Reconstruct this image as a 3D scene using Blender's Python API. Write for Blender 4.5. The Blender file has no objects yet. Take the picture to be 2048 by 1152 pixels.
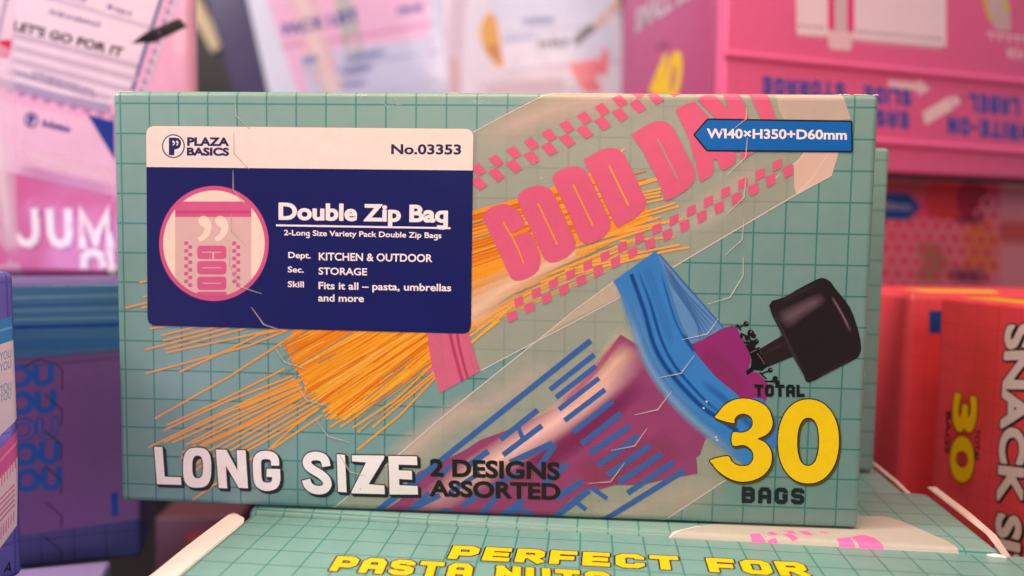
import bpy, bmesh, math, random
from mathutils import Vector, Matrix
from mathutils.geometry import tessellate_polygon
random.seed(7)
S = bpy.context.scene
COL = S.collection

# ------------------------------------------------------------------ camera
FPX = 1540.0                      # focal length in pixels of the 2048 x 1152 photograph
CAM = Vector((0.15361, -0.25860, 0.09716))
RX = Vector((0.9980339, 0.0606790, 0.0156947))      # camera right
RY = Vector((0.0199291, -0.0698198, -0.9973605))    # camera down
RZ = Vector((-0.0594230, 0.9957124, -0.0708918))    # camera forward
cam = bpy.data.cameras.new('camera')
cam.sensor_width = 36.0
cam.lens = FPX / 2048 * 36
cam.clip_start = 0.01
cam.clip_end = 20
cam.dof.use_dof = True
cam.dof.focus_distance = 0.252
cam.dof.aperture_fstop = 5.4
camo = bpy.data.objects.new('camera', cam)
COL.objects.link(camo)
m = Matrix.Identity(4)
for i in range(3):
    m[i][0], m[i][1], m[i][2], m[i][3] = RX[i], -RY[i], -RZ[i], CAM[i]
camo.matrix_world = m
S.camera = camo

# ------------------------------------------------------------------ light
W = bpy.data.worlds.new('World')
S.world = W
W.use_nodes = True
W.node_tree.nodes['Background'].inputs[0].default_value = (0.95, 0.92, 1.0, 1)
W.node_tree.nodes['Background'].inputs[1].default_value = 0.21


def area(name, loc, target, sx, sy, power, color, spread=180):
    l = bpy.data.lights.new(name, 'AREA')
    l.shape = 'RECTANGLE'
    l.size, l.size_y = sx, sy
    l.energy = power
    l.color = color
    l.spread = math.radians(spread)
    o = bpy.data.objects.new(name, l)
    COL.objects.link(o)
    o.location = loc
    o.rotation_euler = (Vector(target) - Vector(loc)).to_track_quat('-Z', 'Y').to_euler()
    return o


area('key_lamp', (-1.50, -0.36, 1.30), (0.15, 0.02, 0.05), 0.40, 0.35, 36, (1.0, 0.91, 0.85))
area('ceiling_lamp', (0.22, -0.14, 1.35), (0.15, 0.05, 0), 0.9, 0.3, 7.5, (1.0, 0.98, 0.97))
area('front_fill', (0.20, -1.35, 0.75), (0.12, 0.1, 0.05), 0.8, 0.5, 5.0, (0.98, 0.96, 0.97))  # added neutral fill from the front, not a real shop lamp
area('warm_top_fill', (0.13, -0.14, 0.40), (0.13, 0.01, 0.10), 0.40, 0.05, 1.4, (1.0, 0.46, 0.20))  # added warm fill close above, gives the front face its warm top
area('violet_fill', (-0.45, -0.45, -0.08), (0.0, 0.05, 0.0), 0.25, 0.3, 1.8, (0.66, 0.52, 1.0))  # added low violet fill in place of bounce off the purple cartons

S.render.engine = 'CYCLES'
S.cycles.use_denoising = True
S.cycles.max_bounces = 6
S.cycles.transparent_max_bounces = 24
S.cycles.caustics_reflective = False
S.cycles.caustics_refractive = False
S.view_settings.view_transform = 'Standard'
S.view_settings.look = 'None'
S.view_settings.exposure = 0.0
S.view_settings.gamma = 1.0

# ------------------------------------------------------------------ colour and materials


def C(r, g, b):
    def f(v):
        v /= 255
        return v / 12.92 if v <= 0.04045 else ((v + 0.055) / 1.055) ** 2.4
    return (f(r), f(g), f(b))


WHITE = C(240, 236, 230)
MINT = C(121, 162, 152)
GRID = C(64, 131, 123)
NAVY = C(24, 30, 98)
INK = C(22, 24, 26)
PINK = C(228, 98, 140)
YELLOW = C(250, 204, 8)
ORANGE = C(240, 146, 18)


def mat(name):
    mt = bpy.data.materials.new(name)
    mt.use_nodes = True
    nt = mt.node_tree
    return mt, nt, nt.nodes['Principled BSDF']


def node(nt, t, **k):
    n = nt.nodes.new(t)
    for a, v in k.items():
        if a.startswith('i_'):
            key = a[2:]
            n.inputs[int(key) if key.isdigit() else key].default_value = v
        else:
            setattr(n, a, v)
    return n


def bump_chain(nt, b, weave=0.14, wave=0.36, wscale=16, fine=2400):
    """card wave and the fine tooth of laminated print, both from object coordinates"""
    tc = node(nt, 'ShaderNodeTexCoord')
    n1 = node(nt, 'ShaderNodeTexNoise', i_Scale=wscale, i_Detail=2.0)
    n2 = node(nt, 'ShaderNodeTexNoise', i_Scale=fine, i_Detail=1.0)
    nt.links.new(tc.outputs['Object'], n1.inputs['Vector'])
    nt.links.new(tc.outputs['Object'], n2.inputs['Vector'])
    b1 = node(nt, 'ShaderNodeBump', i_Strength=wave, i_Distance=0.004)
    b2 = node(nt, 'ShaderNodeBump', i_Strength=weave, i_Distance=0.0003)
    nt.links.new(n1.outputs[0], b1.inputs['Height'])
    nt.links.new(n2.outputs[0], b2.inputs['Height'])
    nt.links.new(b1.outputs[0], b2.inputs['Normal'])
    nt.links.new(b2.outputs[0], b.inputs['Normal'])
    return tc, n1


def ink_mat(name, rough=0.36, spec=0.5, wave=0.36, wscale=16, weave=0.14):
    mt, nt, b = mat(name)
    at = node(nt, 'ShaderNodeAttribute', attribute_name='Col')
    tc, n1 = bump_chain(nt, b, wave=wave, wscale=wscale, weave=weave)
    n3 = node(nt, 'ShaderNodeTexNoise', i_Scale=260.0, i_Detail=4.0)
    nt.links.new(tc.outputs['Object'], n3.inputs['Vector'])
    mr = node(nt, 'ShaderNodeMapRange', i_3=0.93, i_4=1.07)
    nt.links.new(n3.outputs[0], mr.inputs[0])
    mx = node(nt, 'ShaderNodeVectorMath', operation='SCALE')
    nt.links.new(at.outputs['Color'], mx.inputs[0])
    nt.links.new(mr.outputs[0], mx.inputs['Scale'])
    nt.links.new(mx.outputs[0], b.inputs['Base Color'])
    nt.links.new(at.outputs['Alpha'], b.inputs['Alpha'])
    b.inputs['Roughness'].default_value = rough
    b.inputs['Specular IOR Level'].default_value = spec
    return mt


def board_mat(name, base, line=None, pitch=0.01, off=(0, 0, 0), lw=0.036, rough=0.36, spec=0.5,
              wave=0.36, wscale=16, weave=0.14):
    """printed carton board: plain colour, or with a ruled square grid that runs over the folds"""
    mt, nt, b = mat(name)
    tc, n1 = bump_chain(nt, b, wave=wave, wscale=wscale, weave=weave)
    n3 = node(nt, 'ShaderNodeTexNoise', i_Scale=190.0, i_Detail=5.0)
    nt.links.new(tc.outputs['Object'], n3.inputs['Vector'])
    mr = node(nt, 'ShaderNodeMapRange', i_3=0.92, i_4=1.08)
    nt.links.new(n3.outputs[0], mr.inputs[0])
    colsock = None
    if line is not None:
        sep = node(nt, 'ShaderNodeSeparateXYZ')
        nt.links.new(tc.outputs['Object'], sep.inputs[0])
        sn = node(nt, 'ShaderNodeSeparateXYZ')
        nt.links.new(tc.outputs['Normal'], sn.inputs[0])
        tot = None
        for i in range(3):
            a = node(nt, 'ShaderNodeMath', operation='MULTIPLY_ADD', i_1=1 / pitch, i_2=-off[i] / pitch)
            nt.links.new(sep.outputs[i], a.inputs[0])
            w = node(nt, 'ShaderNodeMath', operation='PINGPONG', i_1=0.5)
            nt.links.new(a.outputs[0], w.inputs[0])
            lt = node(nt, 'ShaderNodeMapRange', i_1=lw * 0.5, i_2=lw * 1.0, i_3=1.0, i_4=0.0)
            nt.links.new(w.outputs[0], lt.inputs[0])
            ab = node(nt, 'ShaderNodeMath', operation='ABSOLUTE')
            nt.links.new(sn.outputs[i], ab.inputs[0])
            ms = node(nt, 'ShaderNodeMath', operation='LESS_THAN', i_1=0.75)
            nt.links.new(ab.outputs[0], ms.inputs[0])
            ml = node(nt, 'ShaderNodeMath', operation='MULTIPLY')
            nt.links.new(lt.outputs[0], ml.inputs[0])
            nt.links.new(ms.outputs[0], ml.inputs[1])
            if tot is None:
                tot = ml
            else:
                mxn = node(nt, 'ShaderNodeMath', operation='MAXIMUM')
                nt.links.new(tot.outputs[0], mxn.inputs[0])
                nt.links.new(ml.outputs[0], mxn.inputs[1])
                tot = mxn
        mix = node(nt, 'ShaderNodeMix', data_type='RGBA')
        mix.inputs[6].default_value = (*base, 1)
        mix.inputs[7].default_value = (*line, 1)
        nt.links.new(tot.outputs[0], mix.inputs[0])
        colsock = mix.outputs[2]
    mx = node(nt, 'ShaderNodeVectorMath', operation='SCALE')
    if colsock is not None:
        nt.links.new(colsock, mx.inputs[0])
    else:
        mx.inputs[0].default_value = base
    nt.links.new(mr.outputs[0], mx.inputs['Scale'])
    nt.links.new(mx.outputs[0], b.inputs['Base Color'])
    b.inputs['Roughness'].default_value = rough
    b.inputs['Specular IOR Level'].default_value = spec
    return mt


# ------------------------------------------------------------------ flat artwork (printed layers)
LV, SUB, NSUB = 1.2e-5, 9e-8, 130


def ray(px, py):
    return RX * ((px - 1024) / FPX) + RY * ((py - 576) / FPX) + RZ


def at_depth(px, py, d):
    return CAM + ray(px, py) * d


def catmull(pts, n=5, closed=True):
    out = []
    N = len(pts)
    for i in range(N if closed else N - 1):
        if closed:
            p = [pts[(i + k - 1) % N] for k in range(4)]
        else:
            p = [pts[min(max(i + k - 1, 0), N - 1)] for k in range(4)]
        for k in range(n):
            t = k / n
            out.append(tuple(0.5 * ((2 * p[1][j]) + (-p[0][j] + p[2][j]) * t + (2 * p[0][j] - 5 * p[1][j] + 4 * p[2][j] - p[3][j]) * t * t
                                    + (-p[0][j] + 3 * p[1][j] - 3 * p[2][j] + p[3][j]) * t ** 3) for j in (0, 1)))
    if not closed:
        out.append(tuple(pts[-1]))
    return out


def ell(cx, cy, rx, ry, n=48, p=2.0, rot=0):
    o = []
    for i in range(n):
        t = 2 * math.pi * i / n
        c, s = math.cos(t), math.sin(t)
        x = rx * math.copysign(abs(c) ** (2 / p), c)
        y = ry * math.copysign(abs(s) ** (2 / p), s)
        o.append((cx + x * math.cos(rot) - y * math.sin(rot), cy + x * math.sin(rot) + y * math.cos(rot)))
    return o


def rrect(pts, r, n=5):
    """round the corners of a quad (or any convex polygon)"""
    out = []
    N = len(pts)
    for i in range(N):
        p0, p1, p2 = (Vector(pts[(i + k - 1) % N]) for k in range(3))
        a = p1 + (p0 - p1).normalized() * r
        b = p1 + (p2 - p1).normalized() * r
        for k in range(n + 1):
            t = k / n
            q = a * (1 - t) ** 2 + p1 * 2 * t * (1 - t) + b * t * t
            out.append((q.x, q.y))
    return out


def inset(pts, d):
    """move a loop inwards by d (either winding)"""
    N = len(pts)
    A = sum(pts[i][0] * pts[(i + 1) % N][1] - pts[(i + 1) % N][0] * pts[i][1] for i in range(N))
    s = 1 if A > 0 else -1
    out = []
    for i in range(N):
        a, b, c = (Vector(pts[(i + k - 1) % N]) for k in range(3))
        n1 = Vector((-(b - a).y, (b - a).x)).normalized()
        n2 = Vector((-(c - b).y, (c - b).x)).normalized()
        n = n1 + n2
        if n.length < 0.2:
            n = n1
        n = n.normalized() / max(0.5, n.normalized().dot(n1))
        q = b + n * d * s
        out.append((q.x, q.y))
    return out


_glyph_cache = {}


def text_mesh(s, offset):
    key = (s, offset)
    if key in _glyph_cache:
        return _glyph_cache[key]
    cu = bpy.data.curves.new('lettering', 'FONT')
    cu.body = s
    cu.offset = offset
    cu.resolution_u = 4
    o = bpy.data.objects.new('lettering', cu)
    COL.objects.link(o)
    dg = bpy.context.evaluated_depsgraph_get()
    me = bpy.data.meshes.new_from_object(o.evaluated_get(dg))
    v = [(p.co.x, p.co.y) for p in me.vertices]
    f = [tuple(p.vertices) for p in me.polygons]
    bpy.data.objects.remove(o)
    bpy.data.curves.remove(cu)
    bpy.data.meshes.remove(me)
    _glyph_cache[key] = (v, f)
    return v, f


def text_with_g(s, offset):
    """the built-in face has a two-storey g; set a one-storey g from a q and a hook"""
    if 'g' not in s and '1' not in s:
        return text_mesh(s, offset)
    swap = lambda q: q.replace('g', 'q').replace('1', 'I')
    v, f = text_mesh(swap(s), offset)
    v, f = list(v), list(f)
    qv, _ = text_mesh('q', offset)
    qb = min(p[1] for p in qv)
    st = 0.11 + 2 * offset
    hv, _ = text_mesh('H', offset)
    H = max(p[1] for p in hv)
    for i, ch in enumerate(s):
        if ch == '1':
            pv, _ = text_mesh(swap(s[:i + 1]), offset)
            xr = max(p[0] for p in pv)
            k = len(v)
            v += [(xr - st, H), (xr - st - .17, H - .13), (xr - st - .17, H - .15 - st), (xr - st, H - st * 1.05)]
            f.append((k, k + 1, k + 2, k + 3))
        if ch == 'g':
            pv, _ = text_mesh(swap(s[:i + 1]), offset)
            xr = max(p[0] for p in pv)
            hook = [(xr, qb), (xr - 0.05, qb - 0.045), (xr - 0.14, qb - 0.07), (xr - 0.30, qb - 0.065), (xr - 0.40, qb - 0.03),
                    (xr - 0.36, qb - 0.03 + st * 0.75), (xr - 0.26, qb + 0.0 + st * 0.45), (xr - st, qb + st * 0.5), (xr - st, qb + 0.02)]
            k = len(v)
            v += hook
            for t in tessellate_polygon([[Vector((p[0], p[1], 0)) for p in hook]]):
                f.append(tuple(k + q for q in t))
    return v, f


BLOCK = {
    'A': (1, [[(0, 0), (0, .8), (.2, 1), (.8, 1), (1, .8), (1, 0)], [(0, .38), (1, .38)]]),
    'B': (1, [[(0, 0), (0, 1), (.8, 1), (1, .87), (1, .65), (.85, .53), (.1, .53)], [(.85, .53), (1, .4), (1, .13), (.8, 0), (0, 0)]]),
    'C': (1, [[(1, .68), (1, .85), (.8, 1), (.2, 1), (0, .85), (0, .15), (.2, 0), (.8, 0), (1, .15), (1, .32)]]),
    'D': (1, [[(0, 0), (0, 1), (.7, 1), (1, .8), (1, .2), (.7, 0), 'c']]),
    'E': (.95, [[(1, 1), (0, 1), (0, 0), (1, 0)], [(0.1, .5), (.9, .5)]]),
    'F': (.95, [[(1, 1), (0, 1), (0, 0)], [(0.1, .46), (.85, .46)]]),
    'G': (1, [[(1, .72), (1, .85), (.8, 1), (.2, 1), (0, .85), (0, .15), (.2, 0), (.8, 0), (1, .15), (1, .48), (.62, .48)]]),
    'I': (0, [[(0, 0), (0, 1)]]),
    'K': (1, [[(0, 0), (0, 1)], [(.95, 1), (.1, .48)], [(.35, .6), (1, 0)]]),
    'L': (.9, [[(0, 1), (0, 0), (1, 0)]]),
    'M': (1.3, [[(0, 0), (0, 1), (.5, .35), (1, 1), (1, 0)]]),
    'N': (1, [[(0, 0), (0, 1)], [(0.02, .98), (.98, .02)], [(1, 0), (1, 1)]]),
    'O': (1, [[(.2, 0), (0, .15), (0, .85), (.2, 1), (.8, 1), (1, .85), (1, .15), (.8, 0), 'c']]),
    'P': (1, [[(0, 0), (0, 1), (.8, 1), (1, .87), (1, .52), (.8, .38), (.1, .38)]]),
    'R': (1, [[(0, 0), (0, 1), (.8, 1), (1, .87), (1, .55), (.8, .42), (.1, .42)], [(.55, .40), (.98, 0)]]),
    'S': (1, [[(1, .74), (1, .87), (.8, 1), (.2, 1), (0, .87), (0, .63), (.2, .52), (.8, .48), (1, .37), (1, .13), (.8, 0), (.2, 0), (0, .13), (0, .26)]]),
    'T': (1, [[(0, 1), (1, 1)], [(.5, .9), (.5, 0)]]),
    'U': (1, [[(0, 1), (0, .2), (.25, 0), (.75, 0), (1, .2), (1, 1)]]),
    'W': (1.4, [[(0, 1), (.2, 0), (.5, .7), (.8, 0), (1, 1)]]),
    'J': (.8, [[(1, 1), (1, .2), (.75, 0), (.25, 0), (0, .2), (0, .32)]]),
    'Y': (1, [[(0, 1), (.5, .5), (.5, 0)], [(1, 1), (.5, .5)]]),
    'Z': (1, [[(0, 1), (1, 1), (0, 0), (1, 0)]]),
    '-': (.6, [[(0, .5), (1, .5)]]),
    '0': (.9, [[(.3, 0), (0, .25), (0, .75), (.3, 1), (.7, 1), (1, .75), (1, .25), (.7, 0), 'c']]),
    '3': (.9, [[(0, .8), (.2, 1), (.8, 1), (1, .85), (1, .65), (.75, .52), (.4, .52)], [(.75, .52), (1, .38), (1, .15), (.8, 0), (.2, 0), (0, .2)]]),
    '4': (.9, [[(.75, 0), (.75, 1), (0, .3), (1, .3)]]),
    ',': (0, [[(0, .05), (-.1, -.15)]]),
    '!': (0, [[(0, .35), (0, 1)], [(0, 0), (0, .05)]]),
}


def stroke_strip(pts, w, closed=False, cap=True):
    """mitred strip of quads along a polyline: returns verts, faces"""
    P = [Vector(p) for p in pts]
    N = len(P)
    if not closed and cap:
        P[0] = P[0] + (P[0] - P[1]).normalized() * w / 2
        P[-1] = P[-1] + (P[-1] - P[-2]).normalized() * w / 2
    v = []
    for i in range(N):
        if closed:
            a, b, c = P[i - 1], P[i], P[(i + 1) % N]
        else:
            a, b, c = P[max(i - 1, 0)], P[i], P[min(i + 1, N - 1)]
        d1 = (b - a) if (b - a).length > 1e-12 else (c - b)
        d2 = (c - b) if (c - b).length > 1e-12 else (b - a)
        n1 = Vector((-d1.y, d1.x)).normalized()
        n2 = Vector((-d2.y, d2.x)).normalized()
        n = n1 + n2
        n = n1 if n.length < 1e-6 else n.normalized()
        k = 1 / max(0.42, n.dot(n1))
        v += [tuple(b + n * (w / 2 * k)), tuple(b - n * (w / 2 * k))]
    f = []
    for i in range(N if closed else N - 1):
        j = (i + 1) % N
        f.append((2 * i, 2 * i + 1, 2 * j + 1, 2 * j))
    return v, f


def stroke_pieces(pts, w, closed=False, cap=True):
    """a stroke as convex pieces: one rectangle per segment and a mitre wedge per corner"""
    P = [Vector(p) for p in pts]
    N = len(P)
    if not closed and cap:
        P[0] = P[0] + (P[0] - P[1]).normalized() * w / 2
        P[-1] = P[-1] + (P[-1] - P[-2]).normalized() * w / 2
    out = []
    M = N if closed else N - 1
    for i in range(M):
        a, b = P[i], P[(i + 1) % N]
        d = (b - a).normalized()
        n = Vector((-d.y, d.x)) * w / 2
        out.append([tuple(a + n), tuple(a - n), tuple(b - n), tuple(b + n)])
    for i in range(N if closed else N - 2):
        i = i if closed else i + 1
        a, b, c = P[i - 1], P[i], P[(i + 1) % N]
        d1, d2 = (b - a).normalized(), (c - b).normalized()
        cr = d1.x * d2.y - d1.y * d2.x
        if abs(cr) < 1e-4:
            continue
        s = -1 if cr > 0 else 1
        n1, n2 = Vector((-d1.y, d1.x)) * s * w / 2, Vector((-d2.y, d2.x)) * s * w / 2
        mv = n1 + n2
        k = (w / 2) ** 2 / max(mv.length_squared / 4, (w / 2) ** 2 * .3)
        out.append([tuple(b), tuple(b + n1), tuple(b + mv / 2 * k), tuple(b + n2)])
    return out


def block_text(s, t=0.3, gap=0.16, aspect=0.72, space=0.6):
    """blocky caps set from strokes; cap height 1; returns list of (verts, faces) and width"""
    out = []
    x = 0.0
    for ch in s:
        if ch == ' ':
            x += space
            continue
        wm, st = BLOCK[ch]
        w = wm * aspect
        if w < t:
            w = t
        for line in st:
            closed = line[-1] == 'c'
            pts = [p for p in line if p != 'c']
            q = [(x + t / 2 + p[0] * (w - t), t / 2 + p[1] * (1 - t)) for p in pts]
            out += stroke_pieces(q, t, closed, ch not in 'CGS3J2')
        x += w + gap
    return out, x - gap


RING = [(math.cos(2 * math.pi * k / 12), math.sin(2 * math.pi * k / 12)) for k in range(12)]


class Art:
    """collects flat coloured shapes on a face; (a, b) are metres on that face, or photo pixels cast on to it"""

    def __init__(self, fr, place):
        self.fr = fr            # frame with loc(px, py)
        self.place = place      # (a, b, height) -> local xyz
        self.v, self.c, self.f, self.l = [], [], [], []
        self.n = 0

    def z(self, lv):
        self.n += 1
        return lv * LV + (self.n % NSUB) * SUB

    def P(self, p):
        return self.fr.loc(p[0], p[1])

    def raw(self, ab, faces, col, lv, alpha=1.0, cols=None):
        if faces == 'pieces':
            for q in ab:
                self.raw(q, [tuple(range(len(q)))], col, lv, alpha)
            return
        k = len(self.v)
        h = self.z(lv)
        for i, p in enumerate(ab):
            self.v.append((p[0], p[1], h))
            self.c.append(cols[i] if cols else (*col, alpha))
        self.f += [tuple(k + i for i in q) for q in faces]

    def poly(self, pts, col, lv, alpha=1.0, holes=(), px=True, cols=None):
        loops = [pts] + list(holes)
        ab = [[self.P(p) if px else p for p in lp] for lp in loops]
        flat = [p for lp in ab for p in lp]
        tris = tessellate_polygon([[Vector((p[0], p[1], 0)) for p in lp] for lp in ab])
        self.raw(flat, tris, col, lv, alpha, cols)

    def smooth(self, pts, col, lv, alpha=1.0, px=True, n=4):
        self.poly(catmull(pts, n), col, lv, alpha, px=px)

    def line(self, pts, w, col, lv, alpha=1.0, closed=False, px=True, cap=False, cols=None):
        v, f = stroke_strip(pts, w, closed, cap)
        if cols:
            cc = []
            for i in range(len(pts)):
                cc += [cols[i], cols[i]]
        self.raw([self.P(p) if px else p for p in v], f, col, lv, alpha, cc if cols else None)

    def soft(self, pts, w, col, lv, alpha=0.7, px=True, ends=True):
        """a soft printed streak: full colour on the centre line, nothing at the rim"""
        pts = catmull(pts, 4, False) if len(pts) > 2 else [tuple(Vector(pts[0]).lerp(Vector(pts[1]), k / 6)) for k in range(7)]
        N = len(pts)
        ws = w if isinstance(w, (list, tuple)) else [w, w]
        v, cc = [], []
        for i in range(N):
            a, b = Vector(pts[max(i - 1, 0)]), Vector(pts[min(i + 1, N - 1)])
            d = (b - a).normalized()
            n = Vector((-d.y, d.x))
            t = i / (N - 1)
            ww = ws[0] * (1 - t) + ws[1] * t
            e = min(1, 4 * min(t, 1 - t)) if ends else 1
            for k, al in ((-1, 0), (-.5, .55), (0, 1), (.5, .55), (1, 0)):
                v.append(tuple(Vector(pts[i]) + n * (k * ww / 2)))
                cc.append((*col, alpha * al * e))
        f = [(5 * i + k, 5 * i + k + 1, 5 * i + k + 6, 5 * i + k + 5) for i in range(N - 1) for k in range(4)]
        self.raw([self.P(p) if px else p for p in v], f, col, lv, 1, cc)

    def frame_of(self, p0, p1, top, px=True):
        A, B, T = (Vector(self.P(p) if px else p) for p in (p0, p1, top))
        return A, B - A, T - A

    def text(self, s, p0, p1, top, col, lv, off=0.0, fat=0.0, outline=0.0, ocol=INK, shadow=None, px=True, alpha=1.0):
        """type on the baseline p0 -> p1 with the cap line through top; fat and outline are in cap heights"""
        A, U, V = self.frame_of(p0, p1, top, px)
        v, f = text_with_g(s, off)
        x0, x1 = min(p[0] for p in v), max(p[0] for p in v)
        hv, _ = text_mesh('H', off)
        ch = max(p[1] for p in hv)
        yb = min(p[1] for p in hv)
        ab = [tuple(A + U * ((p[0] - x0) / (x1 - x0)) + V * ((p[1] - yb) / (ch - yb))) for p in v]
        self.stamp([(ab, f)], V.length, col, lv, fat, outline, ocol, shadow, alpha)

    def block(self, s, p0, p1, top, col, lv, t=0.3, gap=0.16, aspect=0.72, space=0.6, fat=0.0, outline=0.0, ocol=INK, shadow=None, px=True, alpha=1.0):
        A, U, V = self.frame_of(p0, p1, top, px)
        parts, w = block_text(s, t, gap, aspect, space)
        sh = [([tuple(A + U * (p[0] / w) + V * p[1]) for p in v], [tuple(range(len(v)))]) for v in parts]
        self.stamp(sh, V.length, col, lv, fat, outline, ocol, shadow, alpha)

    def shape(self, loops, col, lv, unit, outline=0.0, ocol=INK, shadow=None, scol=None, px=True):
        """one glyph drawn as a traced loop with holes"""
        ab = [[self.P(p) if px else p for p in lp] for lp in loops]
        tris = tessellate_polygon([[Vector((p[0], p[1], 0)) for p in lp] for lp in ab])
        self.stamp([([p for lp in ab for p in lp], tris)], unit, col, lv, 0, outline, ocol, shadow, 1.0, scol)

    def stamp(self, sh, unit, col, lv, fat, outline, ocol, shadow, alpha=1.0, scol=None):
        for step, (ab, f) in [(st, q) for st in range(3) for q in sh]:
            if shadow and step == 0:
                r = (outline + fat) * unit
                for k in range(1, 6):
                    dx, dy = shadow[0] * k / 5, shadow[1] * k / 5
                    for ox, oy in (RING[::2] if r else [(0, 0)]):
                        self.raw([(p[0] + dx + ox * r, p[1] + dy + oy * r) for p in ab], f, scol or ocol, lv - 2)
            if outline and step == 1:
                r = (outline + fat) * unit
                for ox, oy in RING:
                    self.raw([(p[0] + ox * r, p[1] + oy * r) for p in ab], f, ocol, lv - 1)
            if step != 2:
                continue
            if fat:
                for ox, oy in RING[::2]:
                    self.raw([(p[0] + ox * fat * unit, p[1] + oy * fat * unit) for p in ab], f, col, lv, alpha)
            self.raw(ab, f, col, lv, alpha)

    def fill(self, bm, mat_index, cuts_a=(), cuts_b=()):
        """write the artwork into bm, cut where it has to follow a fold, then put it in place"""
        t = bmesh.new()
        cl = t.loops.layers.float_color.new('Col')
        vs = [t.verts.new(p) for p in self.v]
        for q in self.f:
            try:
                fc = t.faces.new([vs[i] for i in q])
            except ValueError:
                continue
            for lp in fc.loops:
                lp[cl] = (0, 0, 0, 1)
        t.verts.index_update()
        for fc in t.faces:
            for lp in fc.loops:
                lp[cl] = self.c[lp.vert.index]
        auto = getattr(self.place, 'cuts', ((), ()))
        for axis, cuts in ((0, list(cuts_a) + list(auto[0])), (1, list(cuts_b) + list(auto[1]))):
            for c in cuts:
                co = (c, 0, 0) if axis == 0 else (0, c, 0)
                no = (1, 0, 0) if axis == 0 else (0, 1, 0)
                bmesh.ops.bisect_plane(t, geom=t.verts[:] + t.edges[:] + t.faces[:], plane_co=co, plane_no=no, dist=1e-9)
        bcl = bm.loops.layers.float_color.get('Col') or bm.loops.layers.float_color.new('Col')
        mp = {v: bm.verts.new(self.place(*v.co)) for v in t.verts}
        for fc in t.faces:
            if fc.calc_area() < 1e-14:
                continue
            ce = fc.calc_center_median()
            if any(au and (ce[i] < min(au) or ce[i] > max(au)) for i, au in enumerate(auto)):
                continue
            try:
                nf = bm.faces.new([mp[v] for v in fc.verts])
            except ValueError:
                continue
            nf.material_index = mat_index
            for a, b in zip(nf.loops, fc.loops):
                a[bcl] = b[cl]
        t.free()


# ------------------------------------------------------------------ frames and boxes
class Frame:
    """upright frame of a carton: origin at the front bottom left corner, x right, y into the box, z up"""

    def __init__(self, origin, yaw=0, lean=0, roll=0, R=None):
        self.O = Vector(origin)
        self.R = R if R is not None else (Matrix.Rotation(math.radians(yaw), 3, 'Z') @ Matrix.Rotation(math.radians(lean), 3, 'X')
                                          @ Matrix.Rotation(math.radians(roll), 3, 'Y'))
        self.plane = 'front'
        self.h = 0

    def axes(self):
        X, Y, Z = (self.R @ Vector(v) for v in ((1, 0, 0), (0, 1, 0), (0, 0, 1)))
        return X, Y, Z

    def hit(self, px, py, plane='front', h=0):
        X, Y, Z = self.axes()
        d = ray(px, py)
        n, o = (Y, self.O) if plane == 'front' else (Z, self.O + Z * h)
        t = (o - CAM).dot(n) / d.dot(n)
        q = CAM + d * t - self.O
        return q.dot(X), q.dot(Y), q.dot(Z)

    def loc(self, px, py):
        x, y, z = self.hit(px, py, self.plane, self.h)
        return (x, z) if self.plane == 'front' else (x, y)

    def face(self, plane, h=0):
        f = Frame(self.O, R=self.R)
        f.plane, f.h = plane, h
        return f

    def matrix(self, base):
        m4 = self.R.to_4x4()
        m4.translation = self.O + self.R @ Vector(base)
        return m4


def bend(t, L, r):
    """follow a rounded fold: distance along the print -> (coordinate, set-back, normal share)"""
    if t < r:
        th = min((r - t) / r, math.pi / 2)
        return r - r * math.sin(th), r * (1 - math.cos(th)), -math.sin(th), math.cos(th)
    if t > L - r:
        th = min((t - L + r) / r, math.pi / 2)
        return L - r + r * math.sin(th), r * (1 - math.cos(th)), math.sin(th), math.cos(th)
    return t, 0.0, 0.0, 1.0


def front_place(w, h, r):
    def f(a, b, hh):
        xa, ia, na, ca = bend(a, w, r)
        zb, ib, nb, cb = bend(b, h, r)
        hh = hh + 3e-5
        return (xa + na * hh, max(ia, ib) - hh * min(ca, cb), zb + nb * hh)
    f.cuts = (fold_cuts(w, r), fold_cuts(h, r))
    return f


def top_place(h):
    return lambda a, b, hh: (a, b, h + 3e-5 + hh)


def fold_cuts(L, r):
    return [-.57 * r, -.25 * r] + [r * k / 3 for k in range(4)] + [L - r * k / 3 for k in range(4)] + [L + .25 * r, L + .57 * r]


def box_bm(w, d, h, r=0.001, seg=4):
    bm = bmesh.new()
    bmesh.ops.create_cube(bm, size=1)
    for v in bm.verts:
        v.co = Vector(((v.co.x + .5) * w, (v.co.y + .5) * d, (v.co.z + .5) * h))
    bmesh.ops.bevel(bm, geom=bm.edges[:], offset=r, segments=seg, profile=0.5, affect='EDGES')
    for f in bm.faces:
        f.smooth = True
    return bm


def link(name, bm, mats, parent=None, mw=None, smooth_angle=True):
    me = bpy.data.meshes.new(name)
    bm.to_mesh(me)
    bm.free()
    if not isinstance(mats, (list, tuple)):
        mats = [mats]
    for x in mats:
        me.materials.append(x)
    o = bpy.data.objects.new(name, me)
    COL.objects.link(o)
    if parent:
        o.parent = parent
    elif mw is not None:
        o.matrix_world = mw
    return o


def thing(name, label, cat, fr, base=(0, 0, 0), group=None):
    o = bpy.data.objects.new(name, None)
    o.empty_display_size = 0.02
    COL.objects.link(o)
    o.matrix_world = fr.matrix(base)
    o['label'], o['category'] = label, cat
    if group:
        o['group'] = group
    return o


def art_obj(name, art, material, parent, cuts_a=(), cuts_b=()):
    bm = bmesh.new()
    art.fill(bm, 0, cuts_a, cuts_b)
    return link(name, bm, material, parent)


INKM = ink_mat('printed_ink', spec=0.32)
GROUP = 'bag cartons on the shop shelf'
# ------------------------------------------------------------------ the shelf (setting)


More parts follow.
